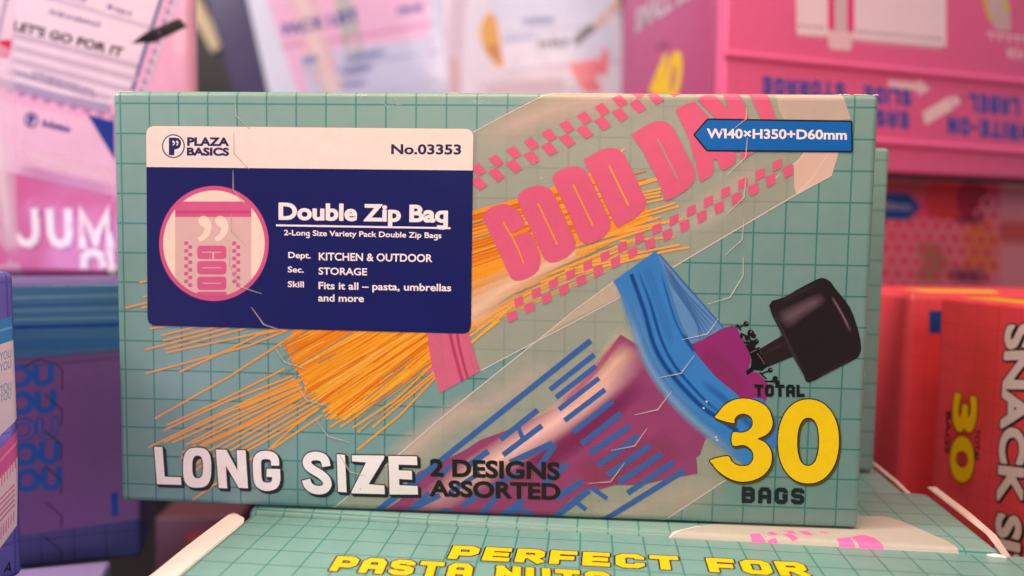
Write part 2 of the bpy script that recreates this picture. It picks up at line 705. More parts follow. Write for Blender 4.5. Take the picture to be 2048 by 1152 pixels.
def slab(name, lo, hi, material):
    bm = box_bm(hi[0] - lo[0], hi[1] - lo[1], hi[2] - lo[2], 0.002, 2)
    o = link(name, bm, material, mw=Matrix.Translation(lo))
    o['kind'] = 'structure'
    return o


DARK = board_mat('dark_shelf_steel', (0.028, 0.022, 0.024), rough=0.5, spec=0.35, wave=0.05)
slab('floor', (-1.6, -0.9, -0.42), (1.9, 1.6, -0.40), DARK)
slab('shelf', (-0.30, 0.62, 0.195), (0.40, 1.22, 0.205), DARK)
slab('wall', (-1.6, 1.22, -0.40), (1.9, 1.26, 1.3), DARK)
# ------------------------------------------------------------------ the mint carton in focus
MW, MH, MD, MR = 0.256, 0.1438, 0.057, 0.0021
PITCH = 0.01022
MINTB = board_mat('mint_grid_board', MINT, GRID, PITCH, (0.00293, 0.004, 0.13944), rough=0.34)
main_fr = Frame((0, 0, 0))
main = thing('bag_carton', 'mint grid carton of long zip bags standing in focus with navy label and yellow 30', 'carton', main_fr, group=GROUP)
A = Art(main_fr, front_place(MW, MH, MR))


def T(ox, oy, k, pts):
    return [(ox + x / k, oy + y / k) for x, y in pts]


FILM = C(208, 204, 176)
FILM2 = C(238, 214, 196)
LINE = C(238, 222, 206)
# level 1: clear film of the two printed bags
bag1 = [(940, 268), (1020, 225), (1100, 186), (1108, 176), (1683, 176), (1692, 205), (1701, 237), (1679, 306), (1664, 350), (1587, 392), (1480, 455),
        (1412, 495), (1345, 535), (1241, 594), (1072, 682), (960, 742), (935, 665), (936, 500)]
A.poly(bag1, FILM, 1, 0.42)
bag2 = [(1226, 564), (1070, 684), (960, 773), (800, 907), (660, 1022), (630, 1060), (1290, 1066), (1322, 1045), (1451, 960), (1500, 930), (1400, 860), (1300, 740), (1240, 600)]
A.poly(bag2, FILM, 2, 0.40)
A.soft([(955, 290), (1060, 235), (1180, 200), (1330, 190)], [60, 110], FILM2, 3, 0.55)
A.poly(T(1300, 170, 4, [(1010, 70), (1538, 70), (1605, 270), (1100, 330), (1030, 200)]), FILM2, 3, 0.5)
A.poly(T(1300, 170, 4, [(1150, 640), (1260, 500), (1520, 500), (1455, 720), (1170, 880), (1152, 800)]), C(244, 212, 190), 3, 0.75)
A.soft(T(1300, 170, 4, [(900, 640), (700, 800), (400, 960), (100, 1150)]), [50, 40], FILM2, 3, 0.4)
A.soft([(1290, 470), (1400, 440), (1480, 400)], [60, 50], C(228, 224, 206), 3, 0.45)
A.soft([(960, 800), (880, 850), (760, 960)], [60, 90], FILM2, 3, 0.5)
A.soft([(1100, 720), (1010, 790), (900, 850)], [70, 50], FILM2, 3, 0.35)
A.soft([(1255, 655), (1190, 760), (1130, 800)], [55, 40], C(250, 236, 190), 3, 0.7)
A.soft([(1450, 960), (1300, 1010), (1160, 1040)], [110, 90], FILM2, 3, 0.35)
A.poly(T(900, 400, 4, [(1305, 655), (1365, 770), (920, 985), (690, 1130)]), C(232, 214, 186), 3, 0.5)
for ln, w in (([(945, 265), (1020, 225), (1085, 192), (1110, 184)], 1.8), ([(1664, 350), (1587, 392), (1480, 455), (1412, 495), (1345, 535)], 2.4),
              ([(1241, 594), (1140, 648), (1070, 684), (960, 742)], 2), ([(1226, 564), (1150, 620), (1070, 685), (960, 773), (870, 846), (800, 907), (660, 1022), (625, 1055)], 2.2),
              ([(1451, 960), (1322, 1045)], 2), (T(1300, 170, 4, [(1140, 640), (1250, 545)]), 2.4), (T(1300, 170, 4, [(1180, 865), (1300, 735), (1420, 560)]), 2.8),
              (T(1300, 170, 4, [(1335, 705), (1215, 845)]), 2), (T(1300, 170, 4, [(1040, 710), (1000, 750)]), 1.8)):
    A.line(ln, w, LINE, 4, 0.8)

# level 5: pasta


def strand(p, w=4.0, lv=5, c0=C(228, 166, 92), c1=C(240, 160, 42)):
    cols = []
    n = len(p)
    for i, q in enumerate(p):
        t = min(1, max(0, (q[0] - 330) / 260)) if q[0] < 940 else 0.7
        k = [c0[j] * (1 - t) + c1[j] * t for j in range(3)]
        cols.append((*k, 1))
    A.line(p, w, None, lv, cols=cols)


bundle = [(572, 690), (585, 662), (600, 645), (880, 645), (860, 690), (864, 722), (790, 780), (710, 826), (690, 828), (655, 818), (640, 790), (612, 780), (606, 760), (580, 715)]
A.poly(bundle, C(238, 140, 16), 5)
rng = random.Random(3)
edge = [(560, 690), (575, 722), (606, 775), (612, 800), (642, 815), (656, 838), (690, 838), (702, 842)]


def on(path, t):
    t *= len(path) - 1
    i = min(int(t), len(path) - 2)
    return Vector(path[i]).lerp(Vector(path[i + 1]), t - i)


for i in range(190):
    t = rng.random()
    e = on(edge, t) + Vector((rng.uniform(-4, 16), rng.uniform(-12, 2)))
    F = Vector((1290 + rng.uniform(-60, 60), 340 + 60 * t + rng.uniform(-40, 40)))
    d = (F - e).normalized()
    k0 = rng.choice([0, 0, 0, rng.uniform(20, 120)])
    a = e + d * k0
    if d.y < 0:
        top = min((652 - e.y) / d.y, (866 - e.x) / d.x)
        if k0 >= top - 20:
            continue
        b = e + d * rng.choice([top, top, rng.uniform(k0 + 20, top)])
    A.line([tuple(a), tuple(b)], rng.uniform(1.8, 3.8), rng.choice([C(252, 182, 48), C(250, 172, 36), C(252, 192, 76), C(236, 136, 16), C(246, 160, 28), C(226, 116, 10)]), 6, .9)
for p in ([(706, 664), (640, 705), (560, 752)], [(672, 707), (636, 726)], [(730, 800), (810, 735)], [(805, 765), (700, 835), (690, 842)], [(600, 697), (560, 720)], [(828, 712), (765, 757)],
          [(845, 742), (780, 790), (708, 846)], [(862, 745), (800, 795), (722, 862)], [(632, 785), (590, 812)], [(660, 806), (612, 838)], [(617, 660), (570, 690)]):
    A.line(p, 2.2, C(110, 146, 130), 7, 0.9)
for p in ([(300, 657), (350, 650)], [(322, 671), (398, 652)], [(326, 681), (440, 652)], [(289, 700), (460, 655)], [(330, 699), (500, 654)], [(334, 705), (550, 659), (570, 652)],
          [(292, 747), (495, 692), (575, 660)], [(359, 744), (445, 705), (520, 668), (590, 655)], [(310, 837), (460, 752), (547, 696), (610, 655)],
          [(334, 850), (450, 797), (570, 737)], [(327, 861), (450, 804), (585, 752)], [(297, 895), (400, 845), (590, 757)], [(329, 884), (460, 822), (600, 768)], [(345, 885), (480, 825), (605, 772)],
          [(372, 889), (480, 832), (605, 775)], [(385, 887), (500, 832), (606, 782)], [(400, 891), (500, 848), (608, 789)], [(417, 902), (520, 846), (615, 797)],
          [(437, 902), (530, 850), (618, 800)], [(460, 901), (540, 856), (632, 803)], [(478, 902), (560, 856), (640, 808)], [(492, 903), (560, 865), (640, 815)],
          [(537, 900), (590, 850), (636, 820)], [(545, 897), (645, 830)], [(385, 1000), (430, 968), (520, 905)], [(279, 565), (300, 560)], [(286, 594), (300, 591)],
          [(250, 616), (300, 604)], [(283, 616), (300, 611)], [(365, 905), (392, 890)], [(361, 917), (380, 905)], [(390, 930), (404, 918)], [(392, 940), (405, 930)], [(425, 915), (440, 905)],
          [(660, 854), (720, 815), (850, 720)], [(681, 854), (710, 834)], [(705, 856), (790, 800), (862, 732)], [(716, 864), (800, 800), (870, 742)], [(745, 855), (800, 808), (870, 748)],
          [(714, 900), (800, 830), (873, 752)], [(652, 838), (690, 815)], [(664, 838), (700, 818)]):
    strand(p)
A.line([(405, 890), (500, 846), (610, 786)], 10, C(232, 148, 44), 5)
A.line([(600, 760), (560, 780), (480, 815)], 9, C(236, 156, 52), 5)
# pasta in the upper bag
A.poly([(936, 424), (1035, 397), (1100, 376), (1180, 345), (1225, 322), (1290, 400), (1300, 440), (1250, 472), (1150, 522), (1080, 560), (1000, 618), (936, 668)], C(240, 158, 40), 5)
A.soft([(936, 628), (1010, 572), (1090, 532), (1160, 500)], [95, 30], C(248, 214, 170), 6, 0.95, ends=False)
for i in range(120):
    y0 = rng.uniform(428, 668)
    x1 = rng.uniform(1040, 1300)
    F = Vector((1420, 300 + (y0 - 420) * .62))
    e = Vector((936, y0))
    d = (F - e).normalized()
    k = (x1 - 936) / d.x
    lo = y0 > 560
    A.line([tuple(e), tuple(e + d * k)], rng.uniform(2.2, 4.4), rng.choice([C(250, 196, 96), C(248, 206, 130), C(244, 180, 80)] if lo else [C(250, 184, 62), C(246, 168, 40), C(226, 122, 16), C(240, 150, 30), C(218, 110, 12)]), 6, .55 if lo else .9)
A.soft([(936, 632), (1010, 576), (1090, 534), (1150, 506)], [80, 22], C(252, 220, 180), 6.9, 0.8, ends=False)
for p in ([(936, 452), (990, 432)], [(936, 481), (1000, 462)], [(1030, 590), (1080, 566), (1150, 536)], [(1060, 560), (1130, 530), (1200, 500)], [(1000, 606), (1060, 572)], [(1090, 556), (1180, 524), (1230, 510)],
          [(1140, 500), (1210, 478)], [(1170, 490), (1240, 470)], [(1010, 470), (1030, 460)], [(940, 640), (1000, 605), (1040, 580)], [(1190, 500), (1240, 490)], [(1240, 462), (1300, 446)]):
    A.soft(p if len(p) > 2 else p, 5, C(146, 152, 130), 7, 0.95)
for p in ([(1150, 372), (1249, 298)], [(1180, 392), (1316, 356)], [(1270, 372), (1318, 358)], [(1280, 386), (1322, 377)], [(1260, 396), (1322, 384)], [(1250, 404), (1320, 391)], [(1270, 410), (1326, 398)],
          [(1240, 440), (1350, 406)], [(1270, 437), (1358, 412)], [(1270, 450), (1304, 434)], [(1250, 456), (1322, 433)], [(1180, 480), (1366, 437)], [(1200, 470), (1345, 440)],
          [(1150, 505), (1320, 450)], [(1240, 482), (1348, 474)], [(1180, 525), (1360, 489)], [(1130, 540), (1380, 494)], [(1120, 555), (1300, 510)], [(1100, 548), (1290, 470)], [(1080, 565), (1240, 500)],
          [(936, 655), (1060, 585), (1110, 555)], [(940, 672), (1010, 620)], [(943, 686), (1030, 606)], [(936, 690), (1000, 640)]):
    strand(p, 4.2, 8, C(246, 176, 70), C(246, 176, 66))

# level 9: pink zip of the upper bag
zipc = C(212, 104, 132)
A.poly([(847, 741), (866, 726), (884, 760), (873, 762)], C(206, 110, 140), 5)
zp = [(850, 640), (855, 666), (860, 712), (872, 760), (879, 786), (920, 764), (960, 742), (945, 695), (937, 660), (930, 640)]
A.poly(zp, zipc, 9)
A.soft([(896, 645), (905, 690), (925, 762)], 9, C(196, 66, 108), 10, .8, ends=False)
A.soft([(912, 645), (918, 690), (935, 755)], 7, C(186, 62, 104), 10, .8, ends=False)
A.soft([(876, 650), (882, 700), (895, 775)], 10, C(226, 138, 156), 10, .5, ends=False)
A.soft([(928, 650), (938, 700), (950, 745)], 8, C(226, 138, 156), 10, .5, ends=False)

# level 9: check strips and GOOD DAY
cp = C(222, 98, 130)
for k in range(-1, 11):
    o = (305 + 141.5 * k, 590 - 68.6 * k)
    A.poly(T(900, 170, 4, [o, (o[0] + 65, o[1] - 37), (o[0] + 126, o[1] + 35), (o[0] + 66, o[1] + 70)]), cp, 9)
    A.poly(T(900, 170, 4, [(o[0] - 3, o[1] + 105), (o[0] + 66, o[1] + 71), (o[0] + 134, o[1] + 148), (o[0] + 72, o[1] + 187)]), cp, 9)
for k in range(-1, 16):
    o = (512 + 137.9 * k, 795 - 73.1 * k)
    g = 1 + 0.008 * k
    if k >= 0:
        A.poly(T(900, 400, 4, [o, (o[0] + 72, o[1] - 31), (o[0] + 77 - k * .3, o[1] + 36 * g), (o[0] + 12 - .8 * k, o[1] + 70 * g)]), cp, 9)
    A.poly(T(900, 400, 4, [(o[0] + 80, o[1] + 45), (o[0] + 156, o[1] + 12), (o[0] + 163, o[1] + 83 * g), (o[0] + 96, o[1] + 117 * g)]), cp, 9)
G0 = [(265, 140), (275, 105), (320, 65), (380, 40), (440, 32), (490, 48), (540, 85), (580, 140), (602, 200), (598, 214), (550, 244), (495, 275), (500, 300), (515, 300), (570, 276), (630, 252), (665, 310), (700, 385), (722, 450),
      (720, 520), (700, 570), (650, 610), (580, 640), (525, 645), (495, 630), (470, 590), (380, 390), (290, 205)]
O1 = [(540, 900), (560, 865), (620, 825), (700, 805), (760, 812), (815, 850), (850, 910), (940, 1110), (995, 1230), (1003, 1270), (985, 1330), (930, 1380), (850, 1415), (800, 1418), (760, 1395), (730, 1340), (640, 1140), (555, 960)]
O2 = [(820, 740), (850, 700), (920, 665), (990, 650), (1040, 658), (1085, 690), (1120, 745), (1230, 980), (1278, 1080), (1283, 1120), (1265, 1175), (1215, 1225), (1140, 1262), (1085, 1270), (1050, 1250), (1020, 1200), (930, 990), (838, 800)]
D1 = [(1070, 605), (1100, 580), (1200, 525), (1270, 503), (1330, 510), (1380, 545), (1420, 610), (1540, 860), (1568, 920), (1565, 970), (1530, 1020), (1480, 1065), (1400, 1110), (1345, 1138), (1325, 1125), (1240, 950), (1150, 760)]
D2 = [(1460, 405), (1480, 380), (1580, 318), (1660, 290), (1720, 295), (1770, 330), (1810, 390), (1940, 650), (1958, 710), (1950, 765), (1910, 820), (1850, 865), (1740, 925), (1715, 910), (1700, 860), (1640, 720), (1540, 530)]
A.smooth(T(900, 400, 4, G0), cp, 10, n=3)
for L_ in (O1, O2, D1, D2):
    A.smooth(T(900, 170, 4, L_), cp, 10, n=3)
A.poly(T(1300, 170, 4, [(205, 205), (214, 192), (232, 182), (280, 158), (335, 137), (355, 140), (372, 150), (470, 260), (600, 420), (690, 560), (680, 620), (640, 655), (580, 685), (562, 670), (540, 605), (515, 590), (500, 605), (510, 680), (490, 725), (415, 775), (392, 760),
                         (370, 640), (310, 430), (250, 300)]), cp, 10)
A.poly(T(1300, 170, 4, [(380, 120), (400, 95), (450, 75), (490, 70), (520, 85), (560, 125), (630, 215), (585, 40), (700, 40), (735, 100), (770, 210), (790, 280), (830, 545), (760, 585), (720, 590), (722, 540), (650, 400), (520, 265), (430, 170)]), cp, 10)
A.poly(T(1300, 170, 4, [(780, 40), (925, 40), (950, 95), (985, 200), (1005, 275), (900, 300)]), cp, 10)
A.line(T(1300, 170, 4, [(640, 250), (585, 66)]), 2, C(170, 166, 140), 11, .5)
slit = C(240, 158, 40)
A.line(T(900, 400, 4, [(488, 290), (560, 262), (640, 226)]), 7.5, C(238, 138, 24), 11)
A.line(T(900, 400, 4, [(425, 175), (500, 300), (550, 400), (590, 508)]), 3.2, slit, 11)
A.line(T(900, 170, 4, [(703, 945), (860, 1280)]), 3.4, slit, 11)
A.line(T(900, 170, 4, [(985, 795), (1145, 1130)]), 3.4, slit, 11)
A.line(T(900, 170, 4, [(1272, 645), (1428, 965)]), 3.4, C(244, 170, 60), 11)
A.line(T(900, 170, 4, [(1660, 430), (1820, 750)]), 3.2, C(160, 160, 140), 11)

# level 4-8: umbrella, its blue lettering and the blue zip of the lower bag
PUR = C(150, 66, 112)
umb = [(1241, 669), (1218, 700), (1195, 730), (1172, 758), (1150, 780), (1112, 816), (1062, 840), (1010, 862), (960, 880), (935, 897), (910, 910), (870, 928), (835, 945), (818, 975), (800, 1000), (770, 1020), (750, 1066), (1100, 1066),
       (1108, 1034), (1140, 1000), (1175, 980), (1200, 979), (1230, 970), (1285, 970), (1325, 960), (1370, 952), (1395, 947), (1394, 930), (1392, 915), (1400, 910), (1405, 893), (1410, 880), (1420, 872), (1440, 860), (1400, 800), (1330, 760), (1290, 700), (1275, 690)]
A.poly(umb, PUR, 4)
A.soft([(1275, 690), (1215, 760), (1130, 830), (1040, 890), (930, 960), (830, 1030)], [85, 70], C(254, 206, 196), 5, 1.0)
A.soft([(1262, 690), (1200, 760), (1130, 818)], [50, 40], C(252, 208, 178), 6, 0.8)
A.soft([(1240, 672), (1180, 752), (1120, 812)], [18, 18], C(206, 104, 136), 6, 0.7)
A.soft([(1290, 760), (1210, 830), (1120, 900), (1040, 940)], [50, 60], C(136, 44, 98), 6, 0.6)
A.soft([(1360, 880), (1250, 930), (1150, 950)], [80, 70], C(170, 76, 108), 6, 0.5)
BLU = C(58, 102, 168)
for p, w in (([(1181, 681), (880, 922)], 11), ([(880, 922), (745, 1030)], 12), ([(1188, 709), (1100, 779)], 10), ([(1192, 732), (1112, 795)], 10), ([(1198, 756), (1118, 819)], 10), ([(1210, 779), (1129, 841)], 10.5), ([(1225, 802), (1146, 864)], 11),
             ([(1242, 826), (1163, 888)], 11), ([(1260, 851), (1179, 907)], 11), ([(1277, 872), (1196, 931)], 11), ([(1300, 891), (1215, 950)], 11.5), ([(1324, 907), (1237, 965)], 11.5), ([(1347, 924), (1255, 986)], 11),
             ([(1370, 940), (1200, 1045), (1180, 1060)], 11), ([(1075, 820), (1001, 879)], 11), ([(1084, 851), (1006, 910)], 11), ([(1037, 855), (1046, 878)], 9),
             ([(1105, 886), (1020, 925)], 12), ([(1110, 888), (1078, 936)], 12), ([(1135, 928), (1088, 968)], 12), ([(1165, 962), (1112, 996)], 13), ([(1178, 980), (1110, 1034)], 13), ([(1182, 974), (1214, 997)], 9), ([(1148, 1000), (1172, 1019)], 9),
             ([(977, 902), (935, 932)], 12), ([(880, 990), (815, 1022)], 11), ([(858, 985), (830, 1012)], 10), ([(962, 985), (925, 1012)], 11), ([(1000, 985), (962, 1030)], 12), ([(1047, 1000), (1000, 1034)], 12), ([(900, 930), (880, 955)], 10),
             ([(960, 945), (900, 985)], 10), ([(980, 975), (1040, 945)], 10)):
    A.line(p, w, BLU, 7)
A.line(catmull([(1018, 1034), (1030, 1022), (1048, 1020), (1062, 1030), (1066, 1040)], 3, False), 10, BLU, 7)
A.line(catmull([(880, 1028), (892, 1020), (904, 1026)], 3, False), 9, BLU, 7)
# upper part of the umbrella, ribs and handle
A.poly([(1380, 690), (1407, 679), (1425, 667), (1450, 655), (1465, 651), (1475, 656), (1478, 665), (1488, 678), (1494, 695), (1499, 705), (1502, 722), (1495, 740), (1515, 745), (1522, 752), (1532, 763), (1540, 775), (1530, 806), (1480, 800), (1435, 765), (1390, 720)], C(146, 44, 112), 5)
A.soft([(1400, 700), (1450, 745), (1490, 790)], 50, C(160, 60, 112), 6, .5)
HND = C(34, 24, 27)
K = 2048 / 384
A.poly(T(1400, 560, K, [(480, 690), (560, 700), (640, 760), (700, 880), (720, 920), (660, 970), (580, 960), (500, 1015), (490, 970), (540, 930), (550, 850), (520, 760)]), C(20, 16, 18), 8)
for p in ([(385, 495), (430, 500), (490, 468)], [(440, 570), (500, 600), (545, 570)], [(480, 600), (510, 640)], [(500, 660), (560, 690), (600, 655)], [(540, 760), (620, 740)], [(600, 770), (650, 830), (690, 900)], [(650, 1000), (745, 965)], [(700, 1080), (780, 1085), (825, 1095)], [(760, 1080), (800, 1050)],
          [(400, 480), (430, 530)], [(470, 660), (540, 700)], [(560, 690), (520, 600)], [(640, 990), (700, 1050)]):
    A.line(T(1400, 560, K, p), 3.2, C(24, 20, 22), 8, cap=True)
for x, y, r in ((490, 468, 29), (540, 565, 36), (570, 595, 28), (600, 655, 28), (560, 680, 40), (625, 740, 24), (748, 962, 27), (800, 1050, 28), (825, 1095, 27), (440, 600, 20), (500, 620, 26)):
    A.poly(T(1400, 560, K, ell(x, y, r, r, 14)), C(26, 22, 24), 8)
for x, y, r in ((500, 460, 8), (545, 552, 9), (608, 645, 6), (632, 735, 6), (756, 955, 7)):
    A.poly(T(1400, 560, K, ell(x, y, r, r, 8)), C(150, 120, 120), 9)
A.line(T(1400, 560, K, [(535, 775), (600, 745)]), 1.6, C(150, 120, 100), 9, .8)
A.line(T(1400, 560, K, [(610, 780), (660, 850), (690, 900)]), 1.8, C(130, 100, 90), 9, .8)
A.poly([(1566, 670), (1588, 712), (1535, 734), (1519, 698)], C(40, 28, 30), 9)
A.soft([(1525, 708), (1575, 684)], 12, C(70, 52, 54), 10, .6)
hnd = [(1538, 610.5), (1570, 594), (1600, 576), (1635, 558), (1647, 556.5), (1660, 563), (1670, 577), (1700, 616), (1717, 665), (1722, 695), (1719, 708), (1711, 717.5), (1662, 742), (1617.5, 765), (1606, 747), (1584, 708), (1567, 674)]
A.poly(catmull(hnd, 3), HND, 10)
A.soft([(1560, 645), (1600, 620), (1650, 592)], [50, 26], C(122, 98, 104), 11, .75)
A.soft([(1546, 612), (1600, 584), (1640, 565)], 16, C(58, 44, 48), 11, .8)
A.soft([(1662, 592), (1682, 625), (1702, 665)], 7, C(140, 112, 118), 11, .8)
A.soft([(1545, 618), (1567, 668), (1612, 758)], 10, C(70, 58, 62), 11, .7)
A.soft([(1625, 758), (1670, 735), (1712, 712)], 12, C(56, 42, 46), 11, .8)
# blue zip: the translucent back strip, then the front band
zb = C(56, 132, 200)
zback = [(1312, 501), (1340, 540), (1400, 603), (1446, 655), (1425, 668), (1382, 688), (1360, 642), (1340, 580)]
A.poly(zback, C(96, 148, 196), 6)
for k in range(6):
    A.soft([(1322 + k * 2, 520 + k * 7), (1375 + k * 3, 590 + k * 10), (1440 - k * 8, 655 + k * 6)], 5, C(62, 118, 182), 7, .6)
A.line([(1312, 501), (1446, 655)], 3, C(48, 110, 186), 7)
zlow = [(1500, 933), (1480, 900), (1435, 757), (1480, 795), (1525, 797), (1554, 843), (1556, 890), (1545, 899), (1520, 915)]
A.poly(zlow, C(58, 126, 196), 6)
left = catmull([(1227, 562), (1243, 592), (1257, 635), (1272, 665), (1282, 697), (1300, 740), (1322, 778), (1350, 810), (1385, 842), (1425, 877), (1465, 912), (1496, 934)], 3, False)
right = catmull([(1312, 501), (1325, 535), (1340, 580), (1358, 640), (1382, 690), (1400, 717), (1435, 757), (1482, 797), (1520, 850), (1530, 880)], 3, False)
A.poly(left + right[::-1], zb, 9)
A.soft([(1234, 575), (1265, 650), (1300, 735), (1360, 815), (1440, 885), (1490, 928)], [22, 30], C(128, 178, 214), 10, .8)
A.soft([(1250, 570), (1280, 640), (1310, 720), (1360, 790), (1430, 850)], [14, 16], C(104, 166, 214), 10, .6)
A.soft([(1262, 548), (1288, 620), (1308, 690), (1340, 745), (1400, 810), (1440, 838), (1475, 862)], [11, 13], C(20, 70, 150), 11, .95, ends=False)
A.soft([(1275, 540), (1300, 605), (1322, 678), (1352, 735), (1410, 800), (1450, 832)], [9, 8], C(24, 78, 158), 11, .85)
A.soft([(1290, 530), (1315, 600), (1345, 690)], [24, 20], C(66, 146, 214), 10, .6)
A.soft([(1366, 668), (1390, 706)], 9, C(22, 74, 152), 11, .9)
A.soft([(1320, 540), (1350, 640), (1378, 692)], 6, C(36, 100, 176), 11, .7)
A.soft([(1400, 760), (1450, 800), (1500, 850), (1530, 888)], [20, 16], C(44, 110, 186), 10, .6)
for x, y in ((1413, 803), (1407, 816), (1432, 874), (1434, 880)):
    A.poly(ell(x, y, 2.6, 2.0, 10, rot=.5), C(236, 238, 240), 12, .75)

# level 12: LONG SIZE
PALE = C(246, 240, 234)
EDGE = C(30, 34, 36)


def glyph(loops, unit=38, lv=14, col=PALE, out=2.1, sh=(4.8, 4.6), ocol=EDGE, scol=None):
    pp = main_fr.loc(700, 900)
    px = main_fr.loc(701, 900)[0] - pp[0]
    A.shape(loops, col, lv, px, outline=out, ocol=ocol, shadow=(sh[0] * px, -sh[1] * px), scol=scol)


def strokes_glyph(lines, w, lv=14):
    pp = main_fr.loc(700, 900)
    px = main_fr.loc(701, 900)[0] - pp[0]
    sh = []
    for ln, closed in lines:
        v, f = stroke_strip(ln, w, closed, False)
        sh.append(([A.P(p) for p in v], f))
    A.stamp(sh, px, PALE, lv, 0, 2.1, EDGE, (4.6 * px, -4.4 * px), 1.0, None)


t3 = lambda pts: T(220, 760, 4, pts)
glyph([t3([(355, 532), (422, 535), (440, 772), (570, 776), (573, 838), (378, 832)])])
glyph([t3(ell(699, 700, 113, 160, 44, 2.9)), t3(ell(703, 694, 43, 90, 36, 2.8))])
glyph([t3([(848, 555), (932, 556), (1022, 722), (1015, 560), (1086, 560), (1106, 865), (1032, 861), (928, 682), (940, 866), (872, 862)])])
gl = t3([(1322, 684), (1320, 640), (1300, 610), (1252, 598), (1205, 606), (1180, 640), (1178, 700), (1182, 780), (1196, 826), (1235, 850), (1275, 852), (1318, 834), (1332, 790), (1330, 742)])
strokes_glyph([(catmull(gl[:-1], 3, False) + [gl[-1]], False), (t3([(1362, 744), (1254, 741)]), False)], 16.5)
strokes_glyph([(catmull(t3([(1732, 690), (1722, 645), (1695, 616), (1645, 606), (1598, 618), (1577, 650), (1590, 690), (1640, 726), (1690, 756), (1730, 796), (1740, 835), (1720, 868), (1675, 880), (1620, 868), (1584, 836), (1570, 795)]), 3, False), False)], 17)
glyph([t3([(1815, 592), (1880, 597), (1895, 897), (1825, 893)])])
t7 = lambda pts: T(700, 800, 4, pts)
glyph([t7([(15, 440), (276, 443), (272, 470), (150, 672), (276, 682), (280, 752), (12, 745), (14, 730), (130, 497), (18, 490)])])
glyph([t7([(308, 446), (536, 449), (540, 520), (390, 515), (390, 560), (495, 565), (498, 636), (394, 630), (396, 680), (541, 686), (545, 755), (318, 754)])])
# 30
yl = C(250, 212, 10)
kk = 1400 / 384
n3 = [(186, 312), (205, 276), (243, 228), (302, 188), (370, 172), (440, 176), (518, 204), (570, 248), (595, 312), (600, 360), (580, 408), (542, 442), (492, 463), (542, 488), (580, 533), (595, 590), (586, 657), (547, 716), (488, 755), (410, 775), (332, 770), (264, 741), (204, 697),
      (165, 650), (150, 618), (272, 590), (300, 626), (340, 655), (392, 663), (434, 650), (461, 605), (455, 558), (428, 527), (384, 508), (310, 512), (310, 420), (370, 420), (422, 405), (452, 372), (455, 330), (433, 296), (386, 280), (343, 295), (322, 326), (314, 350)]
glyph([catmull(T(1380, 750, kk, n3), 3)], lv=14, col=yl, out=2.0, sh=(3.2, 4.4), scol=C(84, 74, 14))
glyph([T(1380, 750, kk, ell(862, 483, 222, 306, 52, 2.15, 0.015)), T(1380, 750, kk, ell(860, 486, 80, 176, 40, 2.3, 0.015))], lv=14, col=yl, out=2.0, sh=(3.2, 4.4), scol=C(84, 74, 14))
A.text('2 DESIGNS', (861, 951.5), (1119, 959), (860.5, 918), INK, 14, off=.02, fat=.028)
A.text('ASSORTED', (860, 991.5), (1120, 999), (859.5, 960), INK, 14, off=.02, fat=.028)
A.block('TOTAL', (1509, 793), (1609, 794), (1508.5, 768.5), INK, 15, t=.27, gap=.14, aspect=.78)
A.block('BAGS', (1483, 1005.5), (1608, 1009), (1483.5, 973), C(24, 34, 36), 15, t=.26, gap=.2, aspect=.80)

# ---- wear: rubbed white edges, torn fibres at the top corner, small scuffs of the laminate
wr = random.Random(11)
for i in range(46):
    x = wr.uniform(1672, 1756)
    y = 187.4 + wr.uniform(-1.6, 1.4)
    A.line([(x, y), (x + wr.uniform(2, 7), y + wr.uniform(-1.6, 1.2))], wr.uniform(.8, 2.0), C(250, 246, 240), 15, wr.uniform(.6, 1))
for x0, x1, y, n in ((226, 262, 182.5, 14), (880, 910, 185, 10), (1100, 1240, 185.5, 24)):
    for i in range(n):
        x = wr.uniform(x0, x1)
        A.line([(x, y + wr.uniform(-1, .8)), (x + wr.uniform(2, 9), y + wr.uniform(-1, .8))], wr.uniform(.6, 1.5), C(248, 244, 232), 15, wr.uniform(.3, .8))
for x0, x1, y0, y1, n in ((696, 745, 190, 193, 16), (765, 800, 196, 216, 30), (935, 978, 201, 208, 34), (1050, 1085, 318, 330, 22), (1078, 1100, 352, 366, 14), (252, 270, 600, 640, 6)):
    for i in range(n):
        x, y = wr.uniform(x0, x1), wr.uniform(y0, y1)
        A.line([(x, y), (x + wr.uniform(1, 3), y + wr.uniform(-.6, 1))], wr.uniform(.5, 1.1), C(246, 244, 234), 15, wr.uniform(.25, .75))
for y in range(0, 60):
    yy = 200 + y * 14 + wr.uniform(-5, 5)
    t = (yy - 187.5) / (1058 - 187.5)
    x = 1760.5 - 44.5 * t - .8
    A.line([(x, yy), (x - .4, yy + wr.uniform(3, 12))], wr.uniform(.8, 1.8), C(226, 240, 238), 15, wr.uniform(.15, .6))

# ---- body with its artwork
bm = box_bm(MW, MD, MH, MR, 4)
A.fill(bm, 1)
link('body', bm, [MINTB, INKM], main)

